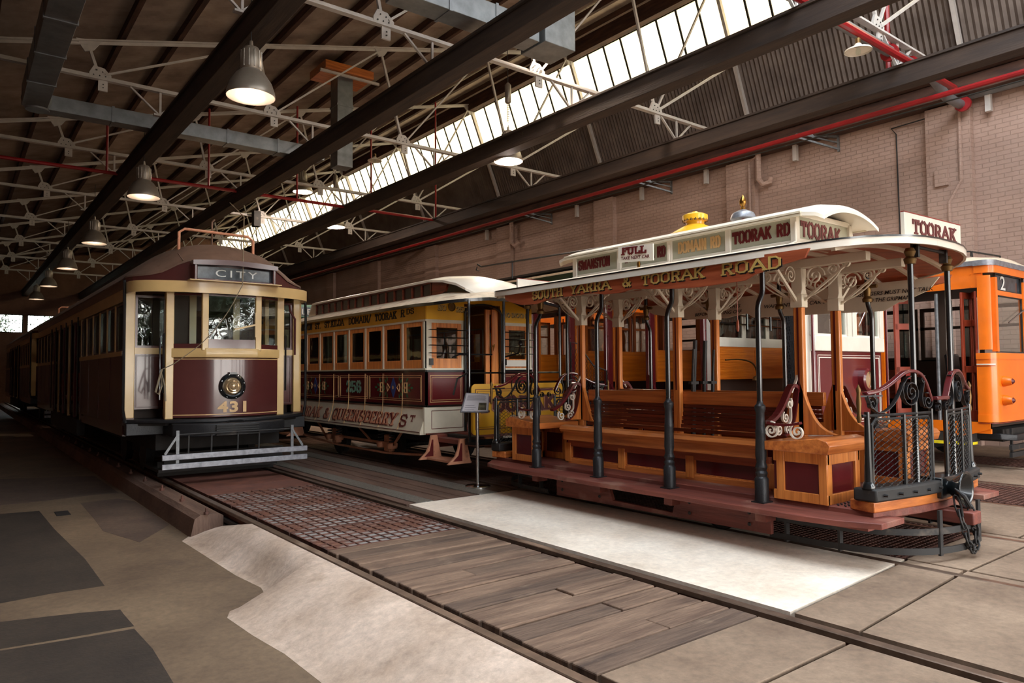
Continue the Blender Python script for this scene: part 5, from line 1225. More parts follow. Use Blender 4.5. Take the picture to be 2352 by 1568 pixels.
obj('letter_shading', sh, 'pink', T, smooth=False); obj('side_lettering', lt, 'marlet', T, smooth=False); obj('side_lettering', lt2, 'marlet', T, smooth=False)
for a, y, w_ in (('SWANSTON', 14.2, .85), ('ST.', 13.2, .26), ('ST.KILDA', 12.75, .82), ('DOMAIN/', 11.72, .85), ('TOORAK', 10.72, .72)): obj('letterboard_lettering', slab(MB(), a, (X0-.014, y, 2.36), (0, -1, 0), (0, 0, 1), .12, w_, wt=.2), 'blacklet', T, smooth=False)
obj('letterboard_lettering', slab(slab(MB(), 'R', (X0-.014, 9.86, 2.37), (0, -1, 0), (0, 0, 1), .12, .12, wt=.2), 'DS', (X0-.014, 9.68, 2.4), (0, -1, 0), (0, 0, 1), .09, .22, wt=.2), 'blacklet', T, smooth=False)
obj('panel_number', slab(MB(), '256', (X0-.006, 11.82, 1.18), (0, -1, 0), (0, 0, 1), .2, .56, wt=.22), 'teal', T, smooth=False)
# painted ornament: lozenge, leaves and rosettes
for yc in (10.12, 13.2):
    d = MB().prism([(yc-.0, 1.12), (yc+.09, 1.28), (yc, 1.44), (yc-.09, 1.28)], 'x', X0-.007, X0-.001); obj('painted_lozenge', d, 'blue', T, smooth=False)
    d = MB().frame('x', X0-.009, X0-.001, yc+.34, yc+.44, 1.2, 1.36, .016).frame('x', X0-.009, X0-.001, yc-.44, yc-.34, 1.2, 1.36, .016)
    d.lathe([(.02, -.008), (.001, -.009)], (X0, yc+.39, 1.28), 8, 'x').lathe([(.02, -.008), (.001, -.009)], (X0, yc-.39, 1.28), 8, 'x').lathe([(.03, -.01), (.001, -.011)], (X0, yc, 1.28), 8, 'x')
    d.tube([(X0-.004, yc-.12, 1.28), (X0-.004, yc-.19, 1.34), (X0-.004, yc-.21, 1.28), (X0-.004, yc-.19, 1.22)], .006, 5, closed=True).tube([(X0-.004, yc+.12, 1.28), (X0-.004, yc+.19, 1.34), (X0-.004, yc+.21, 1.28), (X0-.004, yc+.19, 1.22)], .006, 5, closed=True)
    obj('painted_rosettes', d, 'numlet', T, smooth=False)
    g = MB()
    for sg in (-1, 1):
        for (dy, z, an) in ((.25, 1.38, .9), (.25, 1.18, -.9), (.31, 1.3, .5), (.31, 1.24, -.5), (.5, 1.32, .4), (.5, 1.24, -.4), (.58, 1.28, 0), (.2, 1.42, 1.3), (.2, 1.14, -1.3), (.44, 1.4, .8), (.44, 1.16, -.8)):
            u = Vector((0, math.cos(an)*sg, math.sin(an))); v = Vector((0, -math.sin(an)*sg, math.cos(an))); c0 = Vector((X0-.004, yc+sg*dy, z))
            g.add([c0-u*.05, c0+v*.022, c0+u*.05, c0-v*.022], [(0, 1, 2, 3)])
    obj('painted_leaves', g, 'greenleaf', T, smooth=False)
# end bulkhead with door opening
xd0, xd1 = 6.17, 6.86
for (a, b, nm) in ((X0, xd0, 'l'), (xd1, X1, 'r')):
    obj('end_waist_panel', MB().box(a, b, YA, YA+.04, 1.02, 1.52), 'maroon', T)
    obj('end_lining', MB().frame('y', YA-.004, YA, a+.06, b-.04, 1.07, 1.47, .008).frame('y', YA-.004, YA, a+.09, b-.07, 1.1, 1.44, .005), 'numlet', T, smooth=False)
    for z in (1.0, 1.52): obj('end_waist_moulding', MB().box(a, b, YA-.015, YA+.01, z, z+.028), 'blackgloss', T)
    obj('end_rocker_panel', MB().box(a-(.04 if a == X0 else 0), b+(.04 if b == X1 else 0), YA-.01, YA+.04, .62, 1.0), 'offwhite', T)
    obj('end_rocker_lining', MB().frame('y', YA-.014, YA-.01, a+.08, b-.03, .68, .95, .007), 'marlet', T, smooth=False)
    f_ = obj('end_window', MB().frame('y', YA, YA+.035, a+.09, b-.03, 1.56, 2.27, .09, .16), 'var_z', T, bevel=.004)
    obj('pane', MB().box(a+.17, b-.11, YA+.015, YA+.02, 1.72, 2.2), 'glass', f_, smooth=False)
    obj('end_window_border', MB().frame('y', YA-.006, YA+.03, a, b, 1.545, 2.3, .05, .03).box(a, a+.09, YA-.004, YA+.03, 1.55, 2.3), 'offwhite', T)
    g = MB()
    for k in range(4): g.tube([(a+.04, YA-.05, 1.8+k*.115), (b+.01, YA-.05, 1.8+k*.115)], .008, 6).tube([(a+.04, YA-.05, 1.8+k*.115), (a+.04, YA, 1.8+k*.115)], .007, 5)
    obj('window_guard_bars', g, 'blackgloss', T)
    obj('end_letterboard', MB().prism([(a, 2.3), (b, 2.3), (b, 2.5 if b == X1 else 2.7), (a, 2.5 if a == X0 else 2.7)], 'y', YA-.01, YA+.03), 'yellow', T)
    obj('hinged_lamp_bracket', MB().box(a+.04, a+.1, YA-.04, YA, 1.62, 1.72), 'blackgloss', T)
obj('end_letterboard', MB().box(xd0, xd1, YA-.008, YA+.03, 2.56, 2.72), 'yellow', T)
ar = []
for k in range(9): a = PI*k/8; ar.append((6.515-.345*math.cos(a), 2.42+.14*math.sin(a)))
obj('door_arch', MB().flat([(xd0, YA-.02, .62)]+[(x, YA-.02, z) for x, z in ar]+[(xd1, YA-.02, .62)], (0, 1, 0), .05, .03), 'blackgloss', T)
obj('sliding_door', MB().frame('y', YA+.06, YA+.1, 6.62, 6.9, .7, 2.5, .08), 'var_z', T, bevel=.005)
obj('door_handle', MB().tube([(6.72, YA+.04, 1.78), (6.7, YA+.0, 1.9), (6.75, YA+.0, 1.95), (6.74, YA+.04, 1.8)], .009, 6), 'brass', T)
obj('door_jamb', MB().box(6.72, 6.84, YA+.02, YA+.05, .7, 2.5), 'var_z', T)
o = obj('round_lamp_port', MB().lathe([(.07, -.02), (.055, -.03), (.05, .0)], (5.93, YA-.01, 2.5), 18, 'y'), 'bronze', T)
obj('port_glass', MB().lathe([(.05, -.005), (.001, -.005)], (5.93, YA-.01, 2.5), 18, 'y'), 'blackgloss', o)
nn = slab(MB(), 'NO', (5.7, YA-.012, 2.44), (1, 0, 0), (0, 0, 1), .085, .13, wt=.24); slab(nn, '256', (6.02, YA-.012, 2.43), (1, 0, 0), (0, 0, 1), .085, .2, wt=.24)
sh = MB(); sh.v = [(p[0]+.008, p[1]+.002, p[2]-.008) for p in nn.v]; sh.f = nn.f; obj('number_shadow', sh, 'blacklet', T, smooth=False)
obj('end_number', nn, 'gold', T, smooth=False)
font('lettering_shadow', 'NO SMOKING', (6.938, YA-.012, 2.38), (1, 0, 0), (0, 0, 1), .075, 'blacklet', T, width=.5, off=.03)
font('no_smoking_lettering', 'NO SMOKING', (6.93, YA-.014, 2.39), (1, 0, 0), (0, 0, 1), .075, 'gold', T, width=.5, off=.03)
font('small_notice', 'HOLD ON', (6.93, YA-.02, 1.78), (1, 0, 0), (0, 0, 1), .045, 'gold', T, width=.34, off=.03)
obj('enamel_notice', MB().box(6.95, 7.38, YA-.02, YA-.012, 1.6, 1.7), 'white', T)
# far end and inside
obj('far_bulkhead', MB().box(X0, 6.17, YBk-.04, YBk, .62, 2.6).box(6.85, X1, YBk-.04, YBk, .62, 2.6).box(6.17, 6.85, YBk-.04, YBk, 2.4, 2.6), 'var_dk', T)
obj('floor', MB().box(X0, X1, YA, YBk, .6, .68), 'board', T).name = 'car_floor'
obj('longitudinal_bench', MB().box(X0+.04, X0+.45, YA+.1, YBk-.1, .68, 1.1), 'var_dk', T); obj('longitudinal_bench', MB().box(X1-.45, X1-.04, YA+.1, YBk-.1, .68, 1.1), 'var_dk', T)
obj('ceiling_lining', MB().box(X0, X1, YA, YBk, 2.55, 2.57), 'var_dk', T)
# roof: lower deck with hoods over the platforms
def r256(y, hw, z, cr): return [(XC+hw*(-1+2*i/18), y, z+cr*(1-abs(-1+2*i/18)**2.2)) for i in range(19)]
rows = [r256(8.22, .5, 2.57, .03), r256(8.3, .85, 2.54, .1), r256(8.45, 1.03, 2.52, .17), r256(8.75, 1.11, 2.51, .22), r256(9.2, 1.14, 2.52, .26), r256(11.5, 1.14, 2.52, .26), r256(14.3, 1.14, 2.52, .26), r256(14.8, 1.1, 2.5, .22), r256(15.2, .8, 2.5, .1)]
obj('lower_roof', MB().solid(rows, .03), 'canvas', T)
rm = [Vector((r[0][0], r[0][1], r[0][2]-.02)) for r in rows]+[Vector((r[-1][0], r[-1][1], r[-1][2]-.02)) for r in reversed(rows)]
obj('roof_edge', MB().flat(rm+[rm[0]], (0, 0, 1), .045, .02), 'blackgloss', T)
# clerestory
for s in (-1, 1):
    x = XC+s*.6
    mb = MB().box(x-.02, x+.02, 9.6, 14.1, 2.66, 2.72).box(x-.02, x+.02, 9.6, 14.1, 2.9, 2.95)
    for k in range(16): y = 9.6+4.5*k/15; mb.box(x-.02, x+.02, y-.02, y+.02, 2.7, 2.92)
    mb.prism([(9.6, 2.7), (9.6, 2.95), (9.25, 2.93), (9.15, 2.85), (9.2, 2.74), (9.4, 2.7)], 'x', x-.02, x+.02)
    o = obj('clerestory_side', mb, 'var_dk', T); obj('clerestory_glass', MB().box(x-.004, x+.004, 9.62, 14.08, 2.7, 2.92), 'dglass', o, smooth=False)
rows = [[(XC+.62*(-1+2*i/14)*k, y, z+.1*k*(1-(-1+2*i/14)**2)) for i in range(15)] for y, k, z in ((8.55, .8, 2.66), (8.65, 1.0, 2.74), (8.85, 1.05, 2.83), (9.2, 1.08, 2.91), (9.6, 1.08, 2.95), (12, 1.08, 2.95), (14.2, 1.08, 2.95), (14.8, .8, 2.76))]
obj('clerestory_roof', MB().solid(rows, .035), 'white', T)
# platform, apron, railings
obj('platform_deck', MB().prism([(5.62, YA), (5.62, 8.1), (5.9, 7.98), (7.1, 7.98), (7.38, 8.1), (7.38, YA)], 'z', .5, .56), 'board', T)
obj('platform_bumper', MB().prism([(5.56, 8.2), (5.6, 8.02), (5.9, 7.94), (7.1, 7.94), (7.4, 8.02), (7.44, 8.2)], 'z', .52, .6), 'blackgloss', T)
ya = 8.0
def rr_(x0, x1, z0, z1, r=.07):
    p = []
    for cx, cz, a in ((x1-r, z1-r, 0), (x0+r, z1-r, PI/2), (x0+r, z0+r, PI), (x1-r, z0+r, 1.5*PI)):
        for k in range(5): p.append((cx+r*math.cos(a+k*PI/8), cz+r*math.sin(a+k*PI/8)))
    return p
ap = obj('yellow_apron', MB().prism(rr_(5.52, 7.16, .66, 1.35), 'y', ya-.015, ya), 'yellow', T)
obj('apron_lining', MB().frame('y', ya-.02, ya-.014, 5.58, 7.1, .73, 1.28, .009).frame('y', ya-.02, ya-.014, 5.61, 7.07, .76, 1.25, .005), 'marlet', ap, smooth=False)
al = slab(MB(), 'TOORAK', (5.66, ya-.022, .96), (1, 0, 0), (0, 0, 1), .22, 1.34, wt=.24)
sh = MB(); sh.v = [(p[0]-.02, p[1]+.003, p[2]-.012) for p in al.v]; sh.f = al.f
obj('letter_shading', sh, 'pink', ap, smooth=False); obj('apron_lettering', al, 'marlet', ap, smooth=False)
obj('apron_number', slab(MB(), '256', (6.17, ya-.022, .79), (1, 0, 0), (0, 0, 1), .12, .34, wt=.26), 'offwhite', ap, smooth=False)
for x in (5.55, 7.2): obj('platform_pole', MB().tube([(x, 8.08, .56), (x, 8.08, 2.5)], .02, 8), 'blackgloss', T)
obj('platform_pole', MB().tube([(6.1, 8.02, 1.3), (6.1, 8.02, 2.5)], .02, 8), 'blackgloss', T)
obj('brake_staff', MB().tube([(6.12, 8.1, 1.3), (6.12, 8.1, 1.62), (6.16, 8.1, 1.72), (6.42, 8.1, 1.78), (6.46, 8.1, 1.9)], .014, 6).lathe([(.01, 0), (.03, .02), (.03, .06), (.01, .09)], (6.46, 8.1, 1.88), 8), 'blackgloss', T)
obj('platform_rail', MB().tube([(5.5, 8.4, 1.2), (5.5, 8.3, 1.42), (5.6, 8.2, 1.5), (6.2, 8.05, 1.5), (7.2, 8.08, 1.5)], .014, 6).tube([(5.55, 8.5, 1.72), (5.6, 8.4, 1.76), (6.1, 8.3, 1.76)], .012, 6), 'blackgloss', T)
obj('hanging_chain', MB().tube([(6.2+.01*(k % 2), 8.0-.02, 1.45-.06*k) for k in range(15)], .009, 5), 'iron', T)
# folded wire side gate on the far side of the platform
g = MB().tube([(7.3, 7.95, 1.0), (7.3, 7.95, 1.95), (7.4, 7.9, 1.93), (7.62, 7.8, 1.6), (7.85, 7.75, 1.52), (7.85, 7.75, 1.0)], .012, 6)
obj('wire_gate_frame', g, 'iron', T)
g = MB()
for k in range(9):
    for sg in (1, -1):
        g.tube([(7.3+.55*(k+.4*sg*(1 if j % 2 else -1))/9, 7.93-.15*k/9, 1.0+(.9-.05*k)*j/10) for j in range(11)], .004, 4)
obj('wire_gate_mesh', g, 'iron', T)
# steps
for (y0, y1) in ((8.25, 9.0),):
    obj('step_tread', MB().box(5.42, 5.7, y0, y1, .26, .29), 'pink', T, bevel=.004)
    for y, fl in ((y1, 1), (y0, -1)):
        sd = MB().prism([(5.5, .6), (5.6, .6), (5.68, .26), (5.3, .26), (5.42, .36), (5.47, .46)], 'y', y-.02, y+.02); o = obj('step_bracket', sd, 'pink', T, bevel=.004)
        obj('bracket_lining', MB().prism([(5.505, .54), (5.53, .54), (5.53, .3), (5.38, .3), (5.47, .38)], 'y', y-.023, y-.02), 'marlet', o, smooth=False)
obj('step_tread', MB().box(5.42, 5.7, 14.2, 14.9, .26, .29), 'pink', T); obj('step_bracket', MB().prism([(5.5, .6), (5.6, .6), (5.68, .26), (5.3, .26), (5.42, .36), (5.47, .46)], 'y', 14.18, 14.22), 'pink', T)
obj('end_sill', MB().box(5.6, 7.4, YA-.1, YA+.02, .42, .6), 'board', T)
# truck
for y in (10.65, 12.7):
    for x, s in ((5.82, -1), (7.18, 1)):
        o = obj('wheel', MB().lathe([(.04, -.03*s), (.1, -.04*s), (.12, -.02*s), (.26, -.02*s), (.29, -.045*s), (.3, -.045*s), (.31, .03*s), (.31, .05*s), (.04, .05*s)], (x, y, .322), 26, 'x'), 'iron', T)
        obj('axle_box', MB().box(x-.16*1+(.04 if s > 0 else 0)-.0, x-.05+(.15 if s > 0 else 0), y-.1, y+.1, .22, .5), 'pink', T, bevel=.02)
        for dy in (-.17, .2):
            xs = x+s*.14
            obj('spring_cup', MB().lathe([(.075, .28), (.085, .3), (.085, .36), (.06, .38)], (xs, y+dy, 0), 14).lathe([(.06, .56), (.08, .57), (.08, .61)], (xs, y+dy, 0), 12), 'pink', T)
            obj('coil_spring', MB().tube([(xs+.055*math.cos(k*.8), y+dy+.055*math.sin(k*.8), .37+k*.0062) for k in range(32)], .011, 6), 'black', T)
    obj('axle', MB().tube([(5.8, y, .315), (7.2, y, .315)], .04, 10), 'iron', T)
for s, x in ((-1, 5.66), (1, 7.34)):
    obj('truss_rod', MB().tube([(x, 9.2, .28), (x, 10.65, .2), (x, 12.7, .2), (x, 14.6, .3)], .02, 8), 'pink', T)
    obj('truck_bar', MB().bar((x, 10.3, .36), (x, 13.1, .36), .03, .04).bar((x, 10.1, .6), (x, 10.5, .26), .03, .03).bar((x, 13.0, .26), (x, 13.5, .6), .03, .03).bar((x, 11.2, .36), (x, 11.7, .58), .025, .025), 'pink', T)
obj('underframe', MB().box(5.8, 5.95, 8.3, 14.6, .45, .6).box(7.05, 7.2, 8.3, 14.6, .45, .6).box(5.8, 7.2, 10.9, 12.4, .32, .6), 'dark', T)
# ================================================================== TRACK THREE: MAROON AND IVORY OPEN BENCH TRAM
CX = 9.93
T = thing('electric_tram', (CX, 8, 0), 'maroon and ivory tram with golden slatted benches, parked behind the open cable car', 'tram')
F = 5.04; hw = 1.29; XL3 = CX-hw; XR3 = CX+hw
obj('front_apron', MB().prism([(CX-.98, F+.12), (CX-.92, F), (CX+.92, F), (CX+.98, F+.12), (CX+.95, F+.16), (CX-.95, F+.16)], 'z', .68, 1.76), 'maroon', T, bevel=.01)
obj('apron_lining', MB().frame('y', F-.006, F-.001, CX-.84, CX+.84, .8, 1.68, .014).frame('y', F-.006, F-.001, CX-.87, CX+.87, .77, 1.71, .008), 'white', T, smooth=False)
obj('windscreen_sill', MB().box(CX-.97, CX+.97, F-.03, F+.12, 1.76, 1.97), 'white', T, bevel=.01)
for x in (CX-.93, CX-.02, CX+.12, CX+.93): obj('windscreen_pillar', MB().box(x-.055, x+.055, F-.02, F+.08, 1.97, 2.62), 'white', T, bevel=.006)
for a, b in ((CX-.87, CX-.08), (CX+.18, CX+.87)):
    f_ = obj('windscreen_frame', MB().frame('y', F, F+.04, a, b, 1.97, 2.62, .025), 'white', T); obj('pane', MB().box(a, b, F+.015, F+.02, 1.98, 2.6), 'glass', f_, smooth=False)
obj('front_fascia', MB().box(CX-1.0, CX+1.0, F-.03, F+.1, 2.62, 2.86), 'white', T)
o = obj('headlamp', MB().lathe([(.17, .02), (.17, -.08), (.14, -.1), (.125, -.09), (.12, .0)], (CX+.37, F, 1.36), 28, 'y'), 'maroon', T)
obj('lens', MB().lathe([(.125, -.07), (.06, -.085), (.001, -.09)], (CX+.37, F, 1.36), 22, 'y'), 'lens', o)
obj('hand_brake_wheel', MB().tube([(CX+.45+.16*math.cos(k*PI/10), F+.3, 2.25+.16*math.sin(k*PI/10)) for k in range(20)], .016, 6, closed=True), 'white', T)
obj('wiper', MB().bar((CX+.42, F-.04, 2.36), (CX+.2, F-.04, 2.12), .01, .02), 'steel', T)
obj('handrail', MB().tube([(XL3+.28, F-.02, .8), (XL3+.28, F-.02, 2.6)], .02, 8), 'maroon', T); obj('handrail', MB().tube([(CX+1.05, F-.02, .8), (CX+1.05, F-.02, 2.6)], .02, 8), 'maroon', T)
obj('cab_corner_post', MB().box(XL3+.2, XL3+.34, F+.04, F+.12, .7, 2.7), 'white', T, bevel=.008)
obj('lower_side_post', MB().box(XL3+.02, XL3+.12, F+.15, F+.22, .7, 2.7), 'blackgloss', T)
# collapsible gate
g = MB()
for k in range(5):
    for sg in (1, -1): g.tube([(XL3+.02+.03*k*0, 5.1+.032*k+.022*sg*(1 if j % 2 else -1), .8+1.75*j/14) for j in range(15)], .013, 5)
obj('lattice_gate', g, 'black', T)
obj('gate_post', MB().tube([(XL3, 5.27, .7), (XL3, 5.27, 2.6)], .018, 6), 'blackgloss', T)
obj('floor', MB().box(XL3, XR3, F+.1, 14.5, .62, .7), 'dkint', T).name = 'car_floor'
# bulkhead facing the doorway: slatted lower half, three windows
def slats(y, x0, x1, z0, z1, n, name='slatted_bulkhead', th=.03):
    mb = MB().box(x0, x1, y, y+th, z0, z0+.03).box(x0, x1, y, y+th, z1-.05, z1)
    d = (z1-z0-.08)/n
    for k in range(n): mb.box(x0, x1, y+.004, y+th-.004, z0+.03+k*d+.004, z0+.03+(k+1)*d)
    mb.box(x0, x1, y+.012, y+th-.012, z0, z1)
    for x in (x0+.02, x0+(x1-x0)*.5, x1-.06): mb.box(x, x+.05, y-.002, y+th, z0, z1)
    return obj(name, mb, 'orslat', T, smooth=False)
yb = 6.4
slats(yb, XL3+.1, CX+.72, 1.38, 1.86, 11)
ws = [XL3+.12, XL3+.78, XL3+1.4, CX+.72]
obj('bulkhead_sill', MB().box(XL3+.1, CX+.72, yb-.01, yb+.04, 1.86, 1.97), 'white', T)
for i in range(3):
    f_ = obj('bulkhead_window', MB().frame('y', yb-.005, yb+.035, ws[i], ws[i+1], 1.95, 2.7, .045), 'white', T); obj('pane', MB().box(ws[i]+.04, ws[i+1]-.04, yb+.012, yb+.018, 1.99, 2.66), 'dglass', f_, smooth=False)
g = MB()
for k in range(3): g.tube([(XL3+.1, yb-.06, 2.2+k*.13), (CX+.72, yb-.06, 2.18+k*.13)], .01, 5)
for x in (XL3+.78, XL3+1.4): g.tube([(x, yb-.06, 2.12), (x, yb-.06, 2.55)], .018, 6)
obj('window_guard', g, 'blackgloss', T)
obj('bulkhead_top', MB().box(XL3, XR3, yb-.01, yb+.05, 2.7, 2.9), 'white', T)
obj('under_panel', MB().box(XL3+.1, CX+.72, yb+.05, yb+.08, .7, 1.38), 'dkint', T)
obj('platform_seat', MB().box(XL3+.1, CX-.2, yb-.36, yb-.02, 1.1, 1.14), 'maroon', T)
obj('corner_pillar', MB().box(XL3, XL3+.1, yb-.03, yb+.1, .7, 2.8), 'white', T, bevel=.006)
o = obj('brass_goose_lamp', MB().tube(bez((XL3+.1, yb-.15, 1.66), (XL3+.7, yb-.2, 1.7), (XL3+.8, yb-.2, 1.6), (XL3+.78, yb-.2, 1.42), 12), .012, 6).lathe([(.06, 0), (.05, .05), (.02, .07)], (XL3+.78, yb-.2, 1.36), 14), 'bronze', T)
# side posts (maroon outside, golden inside), rails, cross benches
for i, y in enumerate((6.55, 7.6, 8.52, 9.45, 10.45, 11.5, 12.6)):
    for s, xo in ((1, XL3), (-1, XR3)):
        a, b = sorted((xo-.02*s, xo+.1*s))
        o = obj('side_pillar', MB().box(a, b, y-.05, y+.05, .7, 2.86), 'maroon', T, bevel=.006)
        obj('golden_facing', MB().box(min(xo+.1*s, xo+.13*s), max(xo+.1*s, xo+.13*s), y-.07, y+.04, 1.35, 2.8), 'orwood', o)
        obj('grab_rail', MB().tube([(xo-.07*s, y-.06, 1.45), (xo-.07*s, y-.06, 2.75)], .016, 6).tube([(xo-.07*s, y-.06, 1.47), (xo, y-.04, 1.47)], .014, 6).tube([(xo-.07*s, y-.06, 2.1), (xo, y-.04, 2.1)], .014, 6), 'maroon', o)
    if 0 < i < 7:
        slats(y+.02, XL3+.13, XR3-.13, 1.34, 1.84, 12, 'bench_back')
        obj('bench_seat', MB().box(XL3+.13, XR3-.13, y-.4, y+.02, 1.02, 1.07), 'orslat', T)
        for s, xo in ((1, XL3), (-1, XR3)):
            obj('bench_end', MB().prism([(y-.42, .7), (y+.02, .7), (y+.06, 1.34), (y-.06, 1.3), (y-.16, 1.12), (y-.34, 1.08), (y-.44, 1.18), (y-.46, 1.05)], 'x', xo+.02*s, xo+.06*s), 'maroon', T)
# saloon windows seen through the car
for y in (9.5, 12.65):
    for x in (CX-.75, CX-.1, CX+.55):
        f_ = obj('saloon_window', MB().frame('y', y+.06, y+.1, x-.02, x+.55, 1.84, 2.66, .05), 'orwood', T); f2 = MB().box(x, x+.53, y+.07, y+.09, 2.3, 2.34); obj('window_bar', f2, 'orwood', f_)
        obj('pane', MB().box(x+.02, x+.52, y+.078, y+.083, 1.88, 2.62), 'glass', f_, smooth=False)
for s, xo in ((-1, XR3),):
    for k in range(6):
        y = 6.6+k*1.0
        obj('far_side_window', MB().frame('x', xo-.04, xo, y, y+.92, 1.86, 2.66, .05).box(xo-.035, xo-.005, y+.44, y+.48, 1.86, 2.66), 'orwood', T)
obj('far_side_panel', MB().box(XR3-.04, XR3, 6.5, 14.5, .7, 1.8), 'dkint', T)
obj('side_fascia', MB().box(XL3-.02, XL3+.05, F+.6, 14.5, 2.8, 2.98), 'maroon', T); obj('side_fascia', MB().box(XR3-.05, XR3+.02, F+.6, 14.5, 2.8, 2.98), 'maroon', T)
obj('ceiling_boards', MB().box(XL3, XR3, F+.1, 14.5, 2.88, 2.91), 'var_dk', T)
rows = [[(CX+1.38*k*(-1+2*i/16), y, 2.98+.2*(1-(-1+2*i/16)**2)*k) for i in range(17)] for y, k in ((4.85, .55), (5.0, .8), (5.4, 1), (9, 1), (14.5, 1), (15.1, .8))]
obj('lower_roof', MB().solid(rows, .04), 'canvas', T)
obj('clerestory_side', MB().box(CX-.7, CX-.66, 7.6, 13.6, 3.1, 3.4), 'shadow_green', T); obj('clerestory_side', MB().box(CX+.66, CX+.7, 7.6, 13.6, 3.1, 3.4), 'shadow_green', T)
rows = [[(CX+.85*k*(-1+2*i/12), y, 3.4+.1*(1-(-1+2*i/12)**2)) for i in range(13)] for y, k in ((7.2, .9), (7.6, 1), (13.6, 1), (14, .9))]
obj('clerestory_roof', MB().solid(rows, .04), 'canvas', T)
obj('trolley_plank', MB().box(CX-.5, CX+.2, 7.8, 13.5, 3.52, 3.56), 'dark', T)
obj('trolley_pole', MB().tube([(CX-.8, 9.0, 3.72), (CX-.8, 12.8, 3.83), (CX-.8, 12.95, 3.9)], .018, 6).tube([(CX-.8, 11.7, 3.45), (CX-.8, 11.7, 3.82)], .014, 6), 'black', T)
obj('trolley_pole_hook', MB().tube([(CX-.8, 12.9, 3.75), (CX-.8, 13.0, 3.78), (CX-.8, 12.96, 3.85)], .014, 5), 'black', T)
obj('bumper', MB().prism([(CX-.9, F-.02), (CX-.5, F-.2), (CX+.5, F-.2), (CX+.9, F-.02), (CX+.9, F+.3), (CX-.9, F+.3)], 'z', .45, .66), 'black', T, bevel=.015)
obj('side_step', MB().box(XL3-.1, XL3+.1, 6.3, 14, .38, .42), 'board', T)
obj('underframe', MB().box(CX-.9, CX+.9, F+.4, 14.3, .4, .62), 'dark', T)
for y in (7.6, 9.4, 12.2):
    for x in (CX-.78, CX+.78): obj('wheel', MB().lathe([(.05, -.05), (.3, -.05), (.3, .06), (.05, .06)], (x, y, .305), 20, 'x'), 'iron', T)

# ================================================================== TRACK FOUR: ORANGE TRAM
CX = 13.36; XL4 = CX-1.31; XR4 = CX+1.31; YF_ = 3.97
T = thing('electric_tram', (CX, 9, 0), 'bright orange tram with folding doors and route number 2 at far right', 'tram')
def rc(z0, z1, m, name, ins=0, th=.04, side0=4.05, bevel=0):
    """body band following the rounded corner from the near side round the front"""
    r = .14-ins*.3; pts = [(XL4+ins, side0+1.0 if False else 4.3, 0)]
    pts = [(XL4+ins, 4.2)]
    for k in range(7):
        a = PI+PI/2*k/6; pts.append((XL4+ins+r+r*math.cos(a), YF_+.14+r*math.sin(a)))
    for k in range(7):
        a = 1.5*PI+PI/2*k/6; pts.append((XR4-ins-r+r*math.cos(a), YF_+.14+r*math.sin(a)))
    pts.append((XR4-ins, 4.3))
    return obj(name, MB().flat([(x, y, (z0+z1)/2) for x, y in pts], (0, 0, 1), z1-z0, th), m, T, bevel=bevel)
rc(.82, 1.66, 'orange', 'front_apron'); rc(.72, .83, 'orange', 'apron_foot_band', -.015)
rc(1.65, 1.74, 'orange', 'windscreen_sill', -.02)
rc(1.565, 1.58, 'white', 'white_lining', -.022, .01); rc(1.545, 1.552, 'marlet', 'red_lining', -.022, .01)
rc(2.93, 3.04, 'orange', 'front_fascia'); rc(3.04, 3.12, 'alum', 'gutter', -.03)
rc(.70, .71, 'redbrown', 'foot_line', -.02, .01)
for a in (0.0,):
    pts = []
    for k in range(4):
        an = PI+PI/2*k/6; pts.append((XL4+.14+.14*math.cos(an), YF_+.14+.14*math.sin(an)))
    obj('corner_pillar', MB().flat([(x, y, 2.34) for x, y in [(XL4, 4.16)]+pts], (0, 0, 1), 1.1, .05), 'orange', T)
xw = [CX-1.2, CX-.04, CX+.04, CX+1.2]
for x in xw: obj('windscreen_pillar', MB().box(x-.04, x+.04, YF_-.02, YF_+.05, 1.76, 2.86), 'orange', T)
for a, b in zip(xw[:-1], xw[1:]):
    f_ = obj('windscreen_frame', MB().frame('y', YF_, YF_+.03, a+.04, b-.04, 1.75, 2.6, .015), 'iron', T); obj('pane', MB().box(a+.04, b-.04, YF_+.01, YF_+.015, 1.76, 2.59), 'glass', f_, smooth=False)
obj('transom', MB().box(xw[0], xw[-1], YF_-.01, YF_+.04, 2.6, 2.67), 'orange', T)
f_ = obj('route_number_box', MB().frame('y', YF_, YF_+.03, xw[0]+.04, xw[1]-.04, 2.67, 2.93, .015), 'iron', T)
obj('number_blind', MB().box(xw[0]+.05, xw[1]-.05, YF_+.03, YF_+.04, 2.68, 2.92), 'roll', f_)
font('route_numeral', '2', (xw[0]+.3, YF_+.027, 2.695), (1, 0, 0), (0, 0, 1), .21, 'whlet', f_, width=.2, off=.01)
f_ = obj('destination_box', MB().frame('y', YF_, YF_+.03, xw[1]+.04, xw[2]-.04, 2.67, 2.93, .015), 'iron', T); obj('blind', MB().box(xw[1]+.05, xw[2]-.05, YF_+.03, YF_+.04, 2.57, 2.83), 'roll', f_)
obj('wiper', MB().bar((xw[0]+.42, YF_-.03, 2.2), (xw[1]+.02, YF_-.03, 2.45), .012, .02), 'steel', T)
for z in (1.32, 1.04):
    for x in (CX-1.07,):
        o = obj('tail_lamp', MB().lathe([(.075, .0), (.08, -.02), (.06, -.09), (.055, -.12), (.045, -.12)], (x, YF_-.02, z), 18, 'y'), 'orange', T); obj('lamp_lens', MB().lathe([(.045, -.12), (.02, -.145), (.001, -.15)], (x, YF_-.02, z), 14, 'y'), 'marlet', o)
